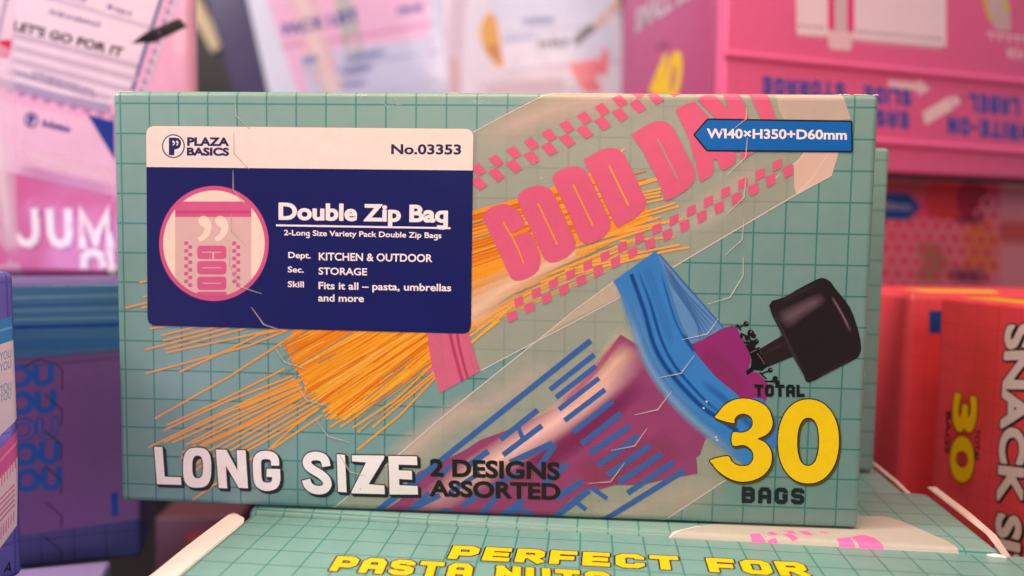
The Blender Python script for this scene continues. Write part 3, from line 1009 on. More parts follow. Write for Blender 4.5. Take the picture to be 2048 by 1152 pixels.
# ---- the navy label
L = Art(main_fr, front_place(MW, MH, MR))
lab = [(293, 252), (947, 258), (942, 667.5), (295.5, 651)]
L.poly(rrect(lab, 18), C(16, 24, 94), 15)
hd = rrect(lab, 18)
L.poly([p for p in hd if p[1] < 300] + [(945.6, 341), (293.6, 334)], C(246, 232, 218), 16)
L.text('PLAZA', (375.6, 291.3), (458, 291.8), (375.8, 275.3), C(34, 40, 96), 17, off=.02, fat=.05)
L.text('BASICS', (375, 310.6), (458, 311.4), (375, 295.6), C(34, 40, 96), 17, off=.02, fat=.05)
L.poly(ell(347.5, 292.5, 22.8, 23.8, 48), C(34, 40, 96), 17)
L.poly(ell(347.5, 292.5, 20.4, 21.4, 48), C(250, 240, 230), 18)
L.poly([(338.5, 275.5), (352, 275.3), (358, 276.8), (362, 281), (363.2, 287), (361.5, 293), (357.5, 297.2), (352, 298.8), (349.6, 299), (349.4, 310.8), (338.5, 310.6)], C(34, 40, 96), 19)
for dx in (0, 7.2):
    L.line(catmull([(347.2 + dx, 283), (349.4 + dx, 285), (349.2 + dx, 288), (346.4 + dx, 290.8)], 3, False), 2.0, C(250, 240, 230), 20)
    L.poly(ell(347.4 + dx, 283.6, 2.1, 2.1, 10), C(250, 240, 230), 20)
L.text('No.03353', (783, 308.3), (922, 309), (783, 288.8), C(38, 42, 84), 17, off=.02, fat=.02)
W1 = C(252, 244, 238)
L.text('Double Zip Bag', (558.5, 438.8), (895, 444.6), (558.5, 406), W1, 17, off=.02, fat=.03)
L.line([(552.5, 450.6), (901, 456.4)], 3.7, W1, 17)
L.text('2-Long Size Variety Pack Double Zip Bags', (568.5, 470.6), (883, 476.4), (568.5, 459.6), W1, 17, off=.02)
for s, a, b, t in (('Dept.', (577, 515.9), (621.5, 517), (577, 503.8)), ('KITCHEN & OUTDOOR', (638, 520.5), (865, 524.3), (638, 505)), ('Sec.', (576, 544.6), (608, 545.3), (576, 532.8)),
                   ('STORAGE', (637.5, 549), (734.5, 550.8), (637.5, 534.8)), ('Skill', (576, 573.8), (608.3, 574.6), (576, 562)), ('Fits it all \u2013 pasta, umbrellas', (637.5, 578.2), (902.5, 582.6), (637.5, 563.6)),
                   ('and more', (636.8, 602.6), (728, 604), (636.8, 588.2))):
    L.text(s, a, b, t, W1, 17, off=.02)
# round picture of the bag
cx, cy = 428.5, 487
RINGC = C(214, 88, 138)
CREAM = C(250, 228, 206)
L.poly(ell(cx, cy, 109.5, 115, 72), RINGC, 16)
inner = ell(cx, cy, 101.5, 106, 72)
L.poly(inner, CREAM, 17)


def clip_ring(pts):
    o = []
    for x, y in pts:
        d = math.hypot((x - cx) / 101.5, (y - cy) / 106)
        o.append((x, y) if d <= 1 else (cx + (x - cx) / d, cy + (y - cy) / d))
    return o


def dense(pts, n=14):
    o = []
    for i in range(len(pts)):
        a, b = Vector(pts[i]), Vector(pts[(i + 1) % len(pts)])
        o += [tuple(a.lerp(b, k / n)) for k in range(n)]
    return o


def clipped(x0, x1, y0, y1):
    """part of a rectangle that lies inside the ring"""
    top, bot = [], []
    for k in range(41):
        x = x0 + (x1 - x0) * k / 40
        q = 1 - ((x - cx) / 101.5) ** 2
        if q <= 0:
            continue
        e = 106 * math.sqrt(q)
        a, b = max(y0, cy - e), min(y1, cy + e)
        if b > a:
            top.append((x, a))
            bot.append((x, b))
    return top + bot[::-1]


L.poly(clipped(351, 503, 403, 620), C(224, 190, 182), 18)
L.poly(clipped(351, 503, 403, 434), C(216, 96, 142), 19)
L.poly(clipped(351, 503, 421, 427), C(206, 74, 126), 20)
for dx in (0, 33.5):
    L.smooth([(397 + dx, 441), (403 + dx, 433), (412 + dx, 433), (421 + dx, 441), (423.5 + dx, 455), (419 + dx, 470), (407 + dx, 481), (400 + dx, 482), (396.5 + dx, 476), (404 + dx, 470), (409 + dx, 461), (409 + dx, 455), (402 + dx, 451)], CREAM, 19)
for i, (y0, y1) in enumerate(((491, 518), (522, 549), (553, 580), (583.5, 620))):
    p = rrect([(395, y0), (453.5, y0), (453.5, y1), (395, y1)], 8) if y1 < 600 else clipped(395, 453.5, y0, y1)
    L.poly(p, C(216, 96, 142), 19)
    if y1 < 600:
        ym = (y0 + y1) / 2
        L.line([(405, ym), (443, ym)], 1.8, C(224, 190, 182), 20)
        if i == 0:
            L.line([(427, ym), (427, y1 + 1)], 3.2, C(224, 190, 182), 20)
for bx in (369, 465):
    for k in range(14):
        x = bx + (0 if k % 2 == 0 else 8)
        y = 486.5 + k * 7.6
        if math.hypot((x + 4 - cx) / 101, (y - cy) / 105) < .95:
            L.poly(rrect([(x, y - 3.8), (x + 8, y - 3.8), (x + 8, y + 3.8), (x, y + 3.8)], 2, 2), C(214, 100, 144), 19)
art_obj('product_label', L, INKM, main)

# ---- blue size tag
B = Art(main_fr, front_place(MW, MH, MR))
tag = [(1385.5, 269.5), (1414, 237), (1704.5, 241), (1705.5, 305), (1413, 303)]
B.poly(rrect(tag, 4.5, 3), C(18, 22, 34), 15)
B.poly(rrect(inset(tag, 3.4), 2, 2), C(0, 104, 186), 16)
B.text('W140\u00d7H350+D60mm', (1413.5, 276.2), (1693, 279.4), (1413.5, 257.4), W1, 17, off=.02, fat=.012)
art_obj('size_tag', B, INKM, main)

# ---- perforations: little raised lips of cut board
SL_L = [[(469.7, 201), (471.5, 232), (500.7, 259)], [(468, 265), (468.6, 306.7), (499, 339.5)], [(466, 341), (466, 381), (495, 414)], [(462.4, 418), (463.5, 461.6), (494, 492.6)], [(460.6, 493), (460.6, 531), (480.7, 574.6), (524, 588)],
        [(502.5, 614), (527.5, 650), (569, 662.5)], [(546, 690), (569, 725), (614, 739)], [(589.5, 765), (612.5, 801), (656, 812.5)], [(632.5, 839), (655, 872.5), (700, 885)], [(680, 910), (700, 944), (732, 952)], [(720, 976), (752, 1022)]]
SL_R = [[(1494, 214), (1493, 239), (1470, 256)], [(1495, 275), (1492.5, 315), (1454, 351)], [(1492.5, 355), (1489, 396), (1451, 431)], [(1489, 435), (1485, 480), (1451, 510)], [(1487, 514), (1487, 552.5), (1460, 596), (1414, 609)], [(1437.5, 637.5), (1415, 669), (1362.5, 680)],
        [(1389, 711), (1362.5, 747.5), (1316, 756)], [(1344, 782.5), (1316, 820), (1269, 830)], [(1295, 856), (1270, 892.5), (1222.5, 901)], [(1250, 925), (1222, 964), (1175, 967)], [(1200, 997), (1176, 1037)]]


def perforation(slits, side, col, dark):
    """each cut: a thin dark gap with a lip of paper standing 0.25 mm proud beside it"""
    bm = bmesh.new()
    cl = bm.loops.layers.float_color.new('Col')
    pl = front_place(MW, MH, MR)
    for s in slits:
        q = [Vector(main_fr.loc(*p)) for p in s]
        n = []
        for i in range(len(q)):
            a, b = q[max(i - 1, 0)], q[min(i + 1, len(q) - 1)]
            d = (b - a).normalized()
            n.append(Vector((-d.y, d.x)) * side)
        N = len(q)
        rows = []
        base = 18 * LV
        for off, hh in ((-.00034, base), (-.00005, base + .00003), (.00004, base + .00013), (.00018, base + .00004), (.0007, base)):
            rows.append([bm.verts.new(pl(*(q[i] + n[i] * off * (0.45 if i in (0, N - 1) else 1)), base + (hh - base) * (0.2 if i in (0, N - 1) else 1))) for i in range(N)])
        for r in range(4):
            for i in range(N - 1):
                f = bm.faces.new((rows[r][i], rows[r][i + 1], rows[r + 1][i + 1], rows[r + 1][i]))
                f.smooth = True
                for lp in f.loops:
                    lp[cl] = ((*dark, .0 if lp.vert in rows[0] else .45), (*dark, .35), (*col, .65), (*col, .35 if lp.vert in rows[3] else 0))[r]
    bmesh.ops.recalc_face_normals(bm, faces=bm.faces[:])
    return link('perforation', bm, INKM, main)


perforation(SL_L, 1, C(236, 226, 206), C(40, 50, 52))
perforation(SL_R, -1, C(240, 232, 214), C(40, 50, 52))
# ------------------------------------------------------------------ helpers for the other cartons


def onz(px, py, z):
    d = ray(px, py)
    return CAM + d * ((z - CAM.z) / d.z)


def yaw_of(a, b):
    return math.degrees(math.atan2(b.y - a.y, b.x - a.x))


def top_fold_place(w, d, h, r):
    """print on a lid that rolls over its front fold"""
    def f(a, b, hh):
        yb, ib, nb, cb = bend(b, d, r)
        hh = hh + 3e-5
        return (a, yb + nb * hh, h - ib + hh * cb)
    f.cuts = ([0.0004, w - 0.0004], fold_cuts(d, r))
    return f


def flap(name, parent, pts, thick, material):
    """thin plate of board: outline given as a strip of 3D points (inner row, outer row) in the parent's frame"""
    bm = bmesh.new()
    a, b = pts
    up = Vector((0, 0, thick))
    rows = []
    for row, s in ((a, 1), (b, 1), (b, 0), (a, 0)):
        rows.append([bm.verts.new(Vector(p) + up * s) for p in row])
    n = len(a)
    for k in range(4):
        for i in range(n - 1):
            bm.faces.new((rows[k][i], rows[k][i + 1], rows[(k + 1) % 4][i + 1], rows[(k + 1) % 4][i]))
    bm.faces.new([rows[k][0] for k in range(4)])
    bm.faces.new([rows[k][n - 1] for k in range(3, -1, -1)])
    bmesh.ops.recalc_face_normals(bm, faces=bm.faces[:])
    bmesh.ops.bevel(bm, geom=bm.edges[:], offset=thick * .35, segments=2, affect='EDGES')
    return link(name, bm, material, parent)


RAW = board_mat('raw_white_board', C(240, 228, 220), rough=0.7, spec=0.25, wave=0.1)

RAWD = board_mat('raw_shaded_board', C(206, 186, 176), rough=0.75, spec=0.2, wave=0.1)  # same raw white board with shade put into its colour
# ------------------------------------------------------------------ lower mint carton, the one the focus carton stands on
a, b = onz(493, 1016, -0.0004), onz(2012, 1106, -0.0004)
lw, ld, lh, lr = (b - a).length, 0.0575, 0.1438, 0.0032
low_fr = Frame((a.x, a.y, -0.0004 - lh), yaw=yaw_of(a, b))
low = thing('bag_carton', 'mint grid carton under the standing one, pink checks and white bag on its lid', 'carton', low_fr, group=GROUP)
MINTL = board_mat('mint_grid_board_lower', MINT, GRID, PITCH, (0.0032, 0.0012, 0.13944), rough=0.34)
tf = low_fr.face('top', lh)
A = Art(tf, top_fold_place(lw, ld, lh, lr))
q3 = lambda pts: T(1448, 900, 2048 / 600, pts)
A.poly([(1318, 1078), (1340, 1066), (1400, 1052), (1560, 1030), (1700, 1010)] + q3([(930, 450), (1100, 455), (1225, 490), (1380, 560), (1520, 620), (1590, 665), (1640, 712)]) + [(1900, 1120), (1500, 1110), (1330, 1090)], C(222, 212, 198), 1, 0.6)
A.line([(1318, 1079), (1345, 1064), (1400, 1052)], 2, C(240, 236, 226), 2, .8)
for p in ([(75, 618), (120, 612), (140, 630), (80, 632)], [(175, 575), (240, 570), (287, 604), (215, 634)], [(300, 602), (352, 594), (410, 645), (300, 645)], [(290, 565), (330, 556), (375, 578), (320, 585)], [(395, 548), (470, 552), (500, 575), (440, 565)],
          [(395, 575), (450, 568), (510, 602), (470, 610)], [(505, 555), (565, 552), (615, 580), (560, 582)], [(650, 555), (720, 560), (700, 568), (660, 566)], [(655, 660), (710, 634), (765, 668), (700, 680)],
          [(766, 605), (855, 595), (930, 670), (820, 668)], [(862, 594), (950, 578), (1020, 596), (1090, 645), (1115, 690), (985, 684)]):
    A.poly(q3(p), C(240, 112, 172), 3)
bm = box_bm(lw, ld, lh, lr, 5)
A.fill(bm, 1)
link('body', bm, [MINTL, INKM], low)
TS = (0, .08, .2, .5, .8, .97, 1.0)
flap('side_flap', low, ([(lw - .0010, -.0004 + ld * t, lh - .0014 + .0030 * min(1, 6 * t)) for t in TS],
                        [(lw + .0022, -.0012 + ld * t, lh - .0030 + .0050 * min(1, 4 * t)) for t in TS]), 0.0007, RAWD)
flap('torn_corner', low, ([(lw - .0055, .0006, lh - .0012), (lw - .003, .0002, lh - .0007), (lw - .0006, -.0002, lh - .001)], [(lw - .005, -.0004, lh - .0022), (lw - .003, -.0010, lh - .0015), (lw + .0004, -.0010, lh - .0018)]), 0.0004, RAW)

# ------------------------------------------------------------------ second row of lower cartons
c = onz(1800, 979, -0.001)
sec_fr = Frame((c.x - lw + .001, c.y + .0006, -0.0012 - lh), yaw=-2.4)
sec = thing('bag_carton', 'mint grid carton in the second row, lid seen right of the standing carton', 'carton', sec_fr, group=GROUP)
bm = box_bm(lw, ld, lh, 0.0022, 4)
link('body', bm, MINTL, sec)
flap('side_flap', sec, ([(lw - .0006, ld * t, lh - .001 + .0014 * min(1, 6 * t)) for t in (0, .1, .3, .7, 1.0)], [(lw + .0010, ld * t, lh - .001 + .0018 * min(1, 6 * t)) for t in (0, .1, .3, .7, 1.0)]), 0.0006, RAWD)

# ------------------------------------------------------------------ mint carton standing behind
tmp = Frame((0, 0.0665, 0))
xr = tmp.hit(1765, 600)[0]
zt = tmp.hit(1773, 296)[2]
beh_fr = Frame((xr - MW, 0.0665, 0.0), yaw=0)
beh = thing('bag_carton', 'mint grid carton standing behind the focused one, only its right edge peeking out', 'carton', beh_fr, group=GROUP)
link('body', box_bm(MW, 0.05, zt, 0.0016, 4), MINTB, beh)

# ------------------------------------------------------------------ near mint carton: PERFECT FOR PASTA
NZ = -0.0016
a, b = onz(503, 1029, NZ), onz(2048, 1111.5, NZ)
nw, nd = 0.262, 0.075
ny = yaw_of(a, b)
R_ = Matrix.Rotation(math.radians(ny), 3, 'Z')
o = a + R_ @ Vector((0, -nd, 0))
near_fr = Frame((o.x, o.y, NZ - lh), yaw=ny)
near = thing('bag_carton', 'nearest mint grid carton with yellow PERFECT FOR lettering on its lid and a white flap', 'carton', near_fr, group=GROUP)
tf = near_fr.face('top', lh)
gx = tf.loc(569.6, 1030.3)[0]
gy = tf.loc(549, 1048)[1]
MINTN = board_mat('mint_grid_board_near', C(118, 168, 160), GRID, PITCH, (gx, gy, 0.01), lw=0.036, rough=0.34)
A = Art(tf, top_fold_place(nw, nd, lh, 0.0012))


def lid_text(s, p0, p1, top, **k):
    A.block(s, p0, p1, top, YELLOW, 6, outline=.05, ocol=C(18, 20, 14), **k)


lid_text('PERFECT FOR', (894.6, 1117.7), (1622, 1154.5), (907.5, 1091.5), t=.27, gap=.16, aspect=.80, space=.62)
lid_text('PASTA NUTS', (657.5, 1142), (1225, 1177), (675.5, 1112.5), t=.27, gap=.16, aspect=.80, space=.62)
bm = box_bm(nw, nd, lh, 0.0012, 3)
A.fill(bm, 1)
link('body', bm, [MINTN, INKM], near)
inv = near_fr.matrix((0, 0, 0)).inverted()
inn = [inv @ onz(x, y, NZ - .0012) for x, y in ((489, 1040), (487, 1050), (448, 1082), (400, 1122), (355, 1160), (280, 1222))]
out = [inv @ onz(x, y, NZ - .0030) for x, y in ((470, 1029), (455, 1035), (416, 1064), (364, 1104), (308, 1150), (218, 1222))]
flap('side_flap', near, (inn, out), 0.0010, RAW)

# ------------------------------------------------------------------ red snack cartons
REDB = board_mat('red_board', C(240, 78, 86), C(230, 68, 78), 0.0102, (0, 0, 0), rough=0.4, wave=0.2)
p = at_depth(1881, 594, 0.345)
red_fr = Frame((p.x, p.y, p.z - 0.256), yaw=-71.6)
red = thing('bag_carton', 'red carton standing on end at the right with SNACK SIZE running down its face', 'carton', red_fr, group=GROUP)
A = Art(red_fr, front_place(0.144, 0.256, 0.0018))
A.soft([(1960, 640), (1975, 900)], 110, C(226, 90, 44), 1, .25)
A.soft([(1925, 780), (1925, 1000)], 60, C(196, 40, 60), 1, .4)
A.text('SNACK SIZE', (2013, 652), (1985, 1215), (2062, 648), C(240, 226, 216), 6, off=.02, fat=.045, outline=.05, ocol=C(20, 14, 14), shadow=(.0006, -.0002))
A.text('30', (1910, 787), (1901, 957), (1953, 792), YELLOW, 6, off=.02, fat=.05, outline=.04, ocol=C(50, 40, 10))
A.text('TOTAL', (1951, 858), (1948, 925), (1961, 858), C(40, 16, 18), 5, off=.02)
A.text('BAGS', (1893, 822), (1890, 906), (1902, 824), C(40, 16, 18), 5, off=.02)
bm = box_bm(0.144, 0.058, 0.256, 0.0018, 4)
A.fill(bm, 1)
link('body', bm, [REDB, INKM], red)
lid = Art(red_fr.face('top', 0.256), top_place(0.256))
lid.poly([(.004, .006), (.05, .008), (.05, .03), (.004, .026)], C(246, 190, 40), 2, px=False)
lid.poly([(.06, .006), (.13, .006), (.13, .04), (.06, .03)], C(60, 60, 190), 2, px=False)
art_obj('lid_print', lid, INKM, red)

p = at_depth(1817, 588, 0.378)
rb_fr = Frame((p.x, p.y, p.z - 0.2555), yaw=4)
redb = thing('bag_carton', 'plain red carton behind the SNACK SIZE one, small blue tag at its edge', 'carton', rb_fr, group=GROUP)
link('body', box_bm(0.144, 0.06, 0.256, 0.004, 5), REDB, redb)
A = Art(rb_fr, front_place(0.144, 0.256, 0.004))
A.poly(rrect([(1858, 621), (1884, 621), (1884, 667), (1858, 667)], 4), C(20, 80, 160), 2)
art_obj('size_tag', A, INKM, redb)
lid = Art(rb_fr.face('top', 0.256), top_place(0.256))
lid.poly([(.012, .006), (.05, .006), (.06, .03), (.012, .03)], C(246, 200, 60), 2, px=False)
art_obj('lid_print', lid, INKM, redb)

# ------------------------------------------------------------------ upside-down pink carton and the honeycomb one below it
PINKB = board_mat('hot_pink_board', C(240, 106, 158), rough=0.4, wave=0.2)
p = at_depth(1770, 345, 0.50)
tmp = Frame(p, yaw=20.6)
X, Y, Z = tmp.axes()
O = p + X * tmp.hit(1444, 300)[0]
pk_fr = Frame(O, yaw=20.6)
pkw, pkh = 0.30, 0.256
pk = thing('bag_carton', 'hot pink carton standing upside down at the upper right, blue SLIDE STORAGE lettering inverted', 'carton', pk_fr, group=GROUP)
A = Art(pk_fr, front_place(pkw, pkh, 0.002))
BL2 = C(34, 84, 178)
for s, p0, p1, t in (('STORAGE', (1690, 166), (1524, 153), (1690, 200)), ('SLIDE', (1822, 180), (1727, 171), (1822, 213)), ('EASY', (1817, 224), (1727, 216), (1817, 258)),
                     ('LABEL', (2038, 196), (1938, 187), (2038, 232)), ('WRITE-ON', (2066, 250), (1895, 232), (2066, 284))):
    A.block(s, p0, p1, t, BL2, 4, t=.27, gap=.16, aspect=.74)
PALEP = C(250, 214, 222)
A.poly([(1776, 160), (1836, 166), (1836, 157), (1861, 178), (1836, 191), (1836, 181), (1776, 173)], PALEP, 4)
A.poly([(1844, 225), (1900, 192), (1907, 217), (1851, 250)], PALEP, 4)
A.poly([(1900, 192), (1926, 197), (1907, 217)], PALEP, 4)
A.line([(1901, 193), (1907, 216)], 2, C(190, 100, 120), 5)
A.poly([(1920, 192), (1930, 195), (1921, 201)], C(70, 50, 60), 5)
A.poly([(1590, -60), (1594, 68), (1892, 94), (1892, -60)], C(252, 226, 236), 3)
A.poly([(1656, -60), (1656, 60), (1708, 66), (1708, -60)], C(240, 60, 132), 4)
A.poly([(1668, -60), (1669, 70), (1695, 72), (1694, -60)], C(226, 196, 204), 5)
A.poly(rrect([(1654, 61), (1706, 65), (1702, 102), (1658, 98)], 6), C(248, 208, 220), 6)
for x0, x1, y0, y1 in ((1598, 1652, 54, 59), (1714, 1888, 66, 82)):
    n = int((x1 - x0) / 12)
    for k in range(n):
        x = x0 + (x1 - x0) * k / n
        y = y0 + (y1 - y0) * k / n
        A.line([(x, y - 7), (x + 4, y), (x + 9, y - 1)], 2.4, C(120, 100, 120), 5)
        A.line([(x, y + 12), (x + 2, y + 20)], 3, C(252, 222, 232), 5)
A.line([(1592, 69), (1892, 95)], 3, C(190, 150, 150), 4)
A.poly([(1962, -60), (1982, 44), (1992, 60), (2022, 62), (2020, 20), (2004, -60)], C(214, 180, 184), 4)
A.line([(1955, -40), (1981, 42)], 7, C(226, 186, 40), 5)
A.line([(1996, -40), (2017, 26)], 7, C(206, 200, 50), 5)
A.text('FOR', (2046, 98), (2012, 95), (2046, 118), PALEP, 4, off=.02)
for k in range(5):
    A.line([(1972 + 17 * k, 66 + 2 * k), (1984 + 17 * k, 67 + 2 * k), (1984 + 17 * k, 80 + 2 * k)], 4, PALEP, 4)
bm = box_bm(pkw, 0.012, pkh, 0.002, 4)
A.fill(bm, 1)
link('body', bm, [PINKB, INKM], pk)
for yl_, yr_ in ((109, 166), (262, 305)):
    bm = bmesh.new()
    p0, p1 = pk_fr.loc(1447, yl_), pk_fr.loc(2048, yr_)
    d = Vector((p1[0] - p0[0], p1[1] - p0[1])).normalized()
    p1 = (p1[0] + d.x * .03, p1[1] + d.y * .03)
    rows = []
    for px_, pz_ in (p0, p1):
        rows.append([bm.verts.new((px_, -.0022 * math.sin(math.pi * k / 6), pz_ - .0028 * math.cos(math.pi * k / 6))) for k in range(7)])
    for k in range(6):
        f = bm.faces.new((rows[0][k], rows[1][k], rows[1][k + 1], rows[0][k + 1]))
        f.smooth = True
    bmesh.ops.recalc_face_normals(bm, faces=bm.faces[:])
    link('fold_ridge', bm, PINKB, pk)

tmp = Frame(O + Vector((0, 0, -.0015)) + X * 0.115 + Y * .03, yaw=20.6)
hx_h = 0.144
hx_fr = Frame(tmp.O - Vector((0, 0, hx_h)), yaw=20.6)
hx = thing('bag_carton', 'pink carton with honeycomb print and a blue arrow tag under the inverted carton', 'carton', hx_fr, group=GROUP)
A = Art(hx_fr, front_place(0.23, hx_h, 0.002))
A.poly([(1740, 360), (1860, 360), (1850, 395), (1740, 400)], C(206, 92, 110), 1)
A.poly(ell(1890, 400, 40, 50, 24), C(236, 66, 72), 1, .8)
A.poly(ell(1945, 400, 32, 42, 24), C(186, 30, 72), 1, .8)
for r in range(8):
    for k in range(15):
        x = 1745 + k * 25.5 + (12.7 if r % 2 else 0)
        y = 395 + r * 25 + k * 1.2
        if x > 2000 or (y < 440 and x < 1960):
            continue
        cc = C(232, 128, 148)
        if abs(x - 1960) < 34 and abs(y - 490) < 42:
            cc = C(226, 128, 66)
        if abs(x - 1868) < 30 and abs(y - 525) < 40:
            cc = C(160, 124, 92)
        A.line(ell(x, y, 12.4, 12.4, 6, rot=math.pi / 6), 5.5, cc, 2, closed=True)
A.soft([(1890, 550), (1980, 555)], 40, C(120, 60, 100), 3, .7)
A.soft([(1905, 440), (1975, 440)], 22, C(110, 40, 80), 3, .7)
A.poly([(2001, 350), (2080, 350), (2080, 600), (1997, 600)], C(226, 140, 152), 3)
A.soft([(2000, 462), (2080, 466)], 60, C(214, 90, 82), 4, .9, ends=False)
A.poly([(1735, 385), (1818, 387), (1842, 413), (1818, 440), (1735, 438)], C(22, 84, 160), 5)
A.text('140mm', (1752, 418), (1822, 421), (1752, 402), C(200, 180, 210), 6, off=.02)
bm = box_bm(0.23, 0.08, hx_h, 0.002, 3)
A.fill(bm, 1)
link('body', bm, [board_mat('raspberry_board', C(226, 64, 108), rough=0.42), INKM], hx)

# ------------------------------------------------------------------ sideways pink carton, upper centre right
p = at_depth(1421, 300, 0.56)
mv_fr = Frame((p.x, p.y, -0.02), yaw=-70)
X, Y, Z = mv_fr.axes()
mvw = 0.16
mv_fr = Frame(Vector((p.x, p.y, 0.08)) - X * mvw, yaw=-70)
mv = thing('bag_carton', 'dull pink carton turned sideways with a yellow 40, left of the inverted one', 'carton', mv_fr, group=GROUP)
A = Art(mv_fr, front_place(mvw, 0.26, 0.002))
A.text('SMALL SIZE', (1270, 66), (1410, -24), (1272, 20), C(196, 176, 186), 4, off=.02, fat=.03, outline=.05, ocol=C(150, 80, 116))
A.text('40', (1297, 214), (1354, 206), (1309, 118), C(244, 200, 20), 4, off=.02, fat=.04)
A.text('TOTAL', (1312, 104), (1338, 92), (1313, 92), C(90, 40, 80), 4, off=.02)
bm = box_bm(mvw, 0.06, 0.26, 0.002, 3)
A.fill(bm, 1)
link('body', bm, [board_mat('dull_pink_board', C(184, 80, 128), rough=0.42), INKM], mv)

# ------------------------------------------------------------------ purple cartons at the left
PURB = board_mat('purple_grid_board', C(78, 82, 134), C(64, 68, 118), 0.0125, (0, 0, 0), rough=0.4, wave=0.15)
p = at_depth(44, 1139, 0.33)
pu_fr = Frame(p, yaw=22)
puw = pu_fr.hit(283, 1100)[0]
puh = pu_fr.hit(40, 566)[2]
pu_fr = Frame(p - pu_fr.axes()[0] * .03, yaw=22)
puw += .03
pu = thing('bag_carton', 'purple grid carton at the left with rows of blue YOU lettering and a teal zip', 'carton', pu_fr, group=GROUP)
A = Art(pu_fr, front_place(puw, puh, 0.002))
A.poly([(20, 722), (20, 1074), (290, 1037), (290, 690)], C(128, 92, 142), 1, .92)
A.poly([(20, 578), (20, 735), (290, 705), (290, 566)], C(66, 118, 152), 2, .95)
for y, w_, cc in ((596, 8, C(96, 138, 160)), (622, 8, C(88, 132, 158)), (640, 6, C(96, 140, 164)), (655, 8, C(30, 76, 140)), (612, 5, C(54, 98, 140)), (690, 20, C(54, 108, 150))):
    A.line([(20, y), (290, y - 7)], w_, cc, 3)
A.soft([(20, 728), (290, 704)], 26, C(128, 92, 142), 4, .9, ends=False)
for r, (x, y) in enumerate(((63, 772), (67, 826), (71, 879), (75, 928), (79, 980))):
    kw = dict(off=.02, fat=.05)
    if r == 2:
        A.text('YOU', (x - 92, y + 6), (x + 43, y - 3), (x - 92, y - 37), C(36, 92, 170), 5, off=.02, fat=.05)
        A.text('YOU', (x - 91, y + 5), (x + 42, y - 4), (x - 91, y - 35), C(122, 92, 146), 6, off=.0, fat=0)
    else:
        A.text('YOU', (x - 92, y + 6), (x + 43, y - 3), (x - 92, y - 37), C(44, 96, 168), 5, off=.02, fat=.05)
A.poly([(222, 986), (236, 984), (236, 1031), (224, 1033)], C(30, 74, 156), 5)
for k in range(6):
    y = 789 + 71.2 * k
    A.line([(90, y), (124, y + 30), (122, y + 64 - 4 * k)], 1.8, C(40, 28, 48), 7, .9)
A.line([(47, 734), (77, 719), (110, 726), (125, 739), (124, 778)], 1.8, C(40, 28, 48), 7, .9)
bm = box_bm(puw, 0.055, puh, 0.002, 3)
A.fill(bm, 1)
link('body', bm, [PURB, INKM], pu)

# bulging purple carton cut by the left frame
p = at_depth(47, 1150, 0.262)
w_, h_ = 0.09, 0.146
bf = Frame(p, yaw=62)
top = bf.hit(36, 543)[2]
h_ = top
bf = Frame(p - bf.axes()[0] * w_, yaw=62)
bu = thing('bag_carton', 'bulging violet carton cut off by the left frame edge, printed with small THANK YOU bags', 'carton', bf, group=GROUP)


def bulge(x, z):
    return -0.0022 * math.sin(math.pi * min(max(z / h_, 0), 1)) * math.sin(math.pi * min(max(.15 + .8 * x / w_, 0), 1))


fp = front_place(w_, h_, 0.0022)
bp = lambda a, b, hh: (lambda q: (q[0], q[1] + bulge(q[0], q[2]), q[2]))(fp(a, b, hh))
bp.cuts = fp.cuts
A = Art(bf, bp)
A.poly([(-40, 650), (23, 633), (27, 680), (-40, 700)], C(60, 142, 216), 1)
A.line([(-40, 672), (24, 654)], 4, C(110, 180, 230), 2)
A.poly([(-40, 700), (27, 680), (36, 836), (-40, 905)], C(226, 214, 234), 1)
for k, y in enumerate((716, 738, 782, 800)):
    A.text('THANK YOU', (-44, y + 22), (21, y - 2 - k), (-44, y + 5), C(96, 148, 200), 3, off=.0)
A.poly([(-40, 935), (37, 857), (37, 912), (-40, 1000)], C(214, 98, 172), 1)
A.line([(-40, 960), (37, 880)], 5, C(232, 140, 196), 2)
A.poly([(-40, 1000), (37, 912), (33, 1050), (-40, 1150)], C(230, 208, 228), 1)
for k in range(7):
    A.line([(-4 + 5.6 * k, 950 - 6 * k), (-4 + 5.6 * k, 978 - 7 * k)], 2, C(214, 120, 176), 3)
    A.line([(-4 + 5.0 * k, 1058 - 6 * k), (-4 + 5.0 * k, 1084 - 7 * k)], 2, C(214, 120, 176), 3)
for k in range(5):
    A.line([(-4, 1000 + 11 * k), (28, 968 + 10 * k)], 3, C(220, 130, 184), 3, .7)
A.line([(8, 1144), (18, 1125), (20, 1140), (12, 1136)], 3, C(26, 24, 40), 3)
bm = box_bm(w_, 0.06, h_, 0.0022, 4)
bmesh.ops.bisect_plane(bm, geom=bm.verts[:] + bm.edges[:] + bm.faces[:], plane_co=(0, 0, h_ * .5), plane_no=(0, 0, 1))
for k in range(1, 12):
    bmesh.ops.bisect_plane(bm, geom=bm.verts[:] + bm.edges[:] + bm.faces[:], plane_co=(0, 0, h_ * k / 12), plane_no=(0, 0, 1))
    bmesh.ops.bisect_plane(bm, geom=bm.verts[:] + bm.edges[:] + bm.faces[:], plane_co=(w_ * k / 12, 0, 0), plane_no=(1, 0, 0))
for v in bm.verts:
    t = max(0, 1 - v.co.y / .058)
    v.co.y += bulge(v.co.x, v.co.z) * t
A.fill(bm, 1, [w_ * k / 12 for k in range(13)], [h_ * k / 12 for k in range(13)])
link('body', bm, [board_mat('violet_grid_board', C(104, 100, 196), C(84, 78, 176), 0.0125, rough=0.36, wave=0.15), INKM], bu)

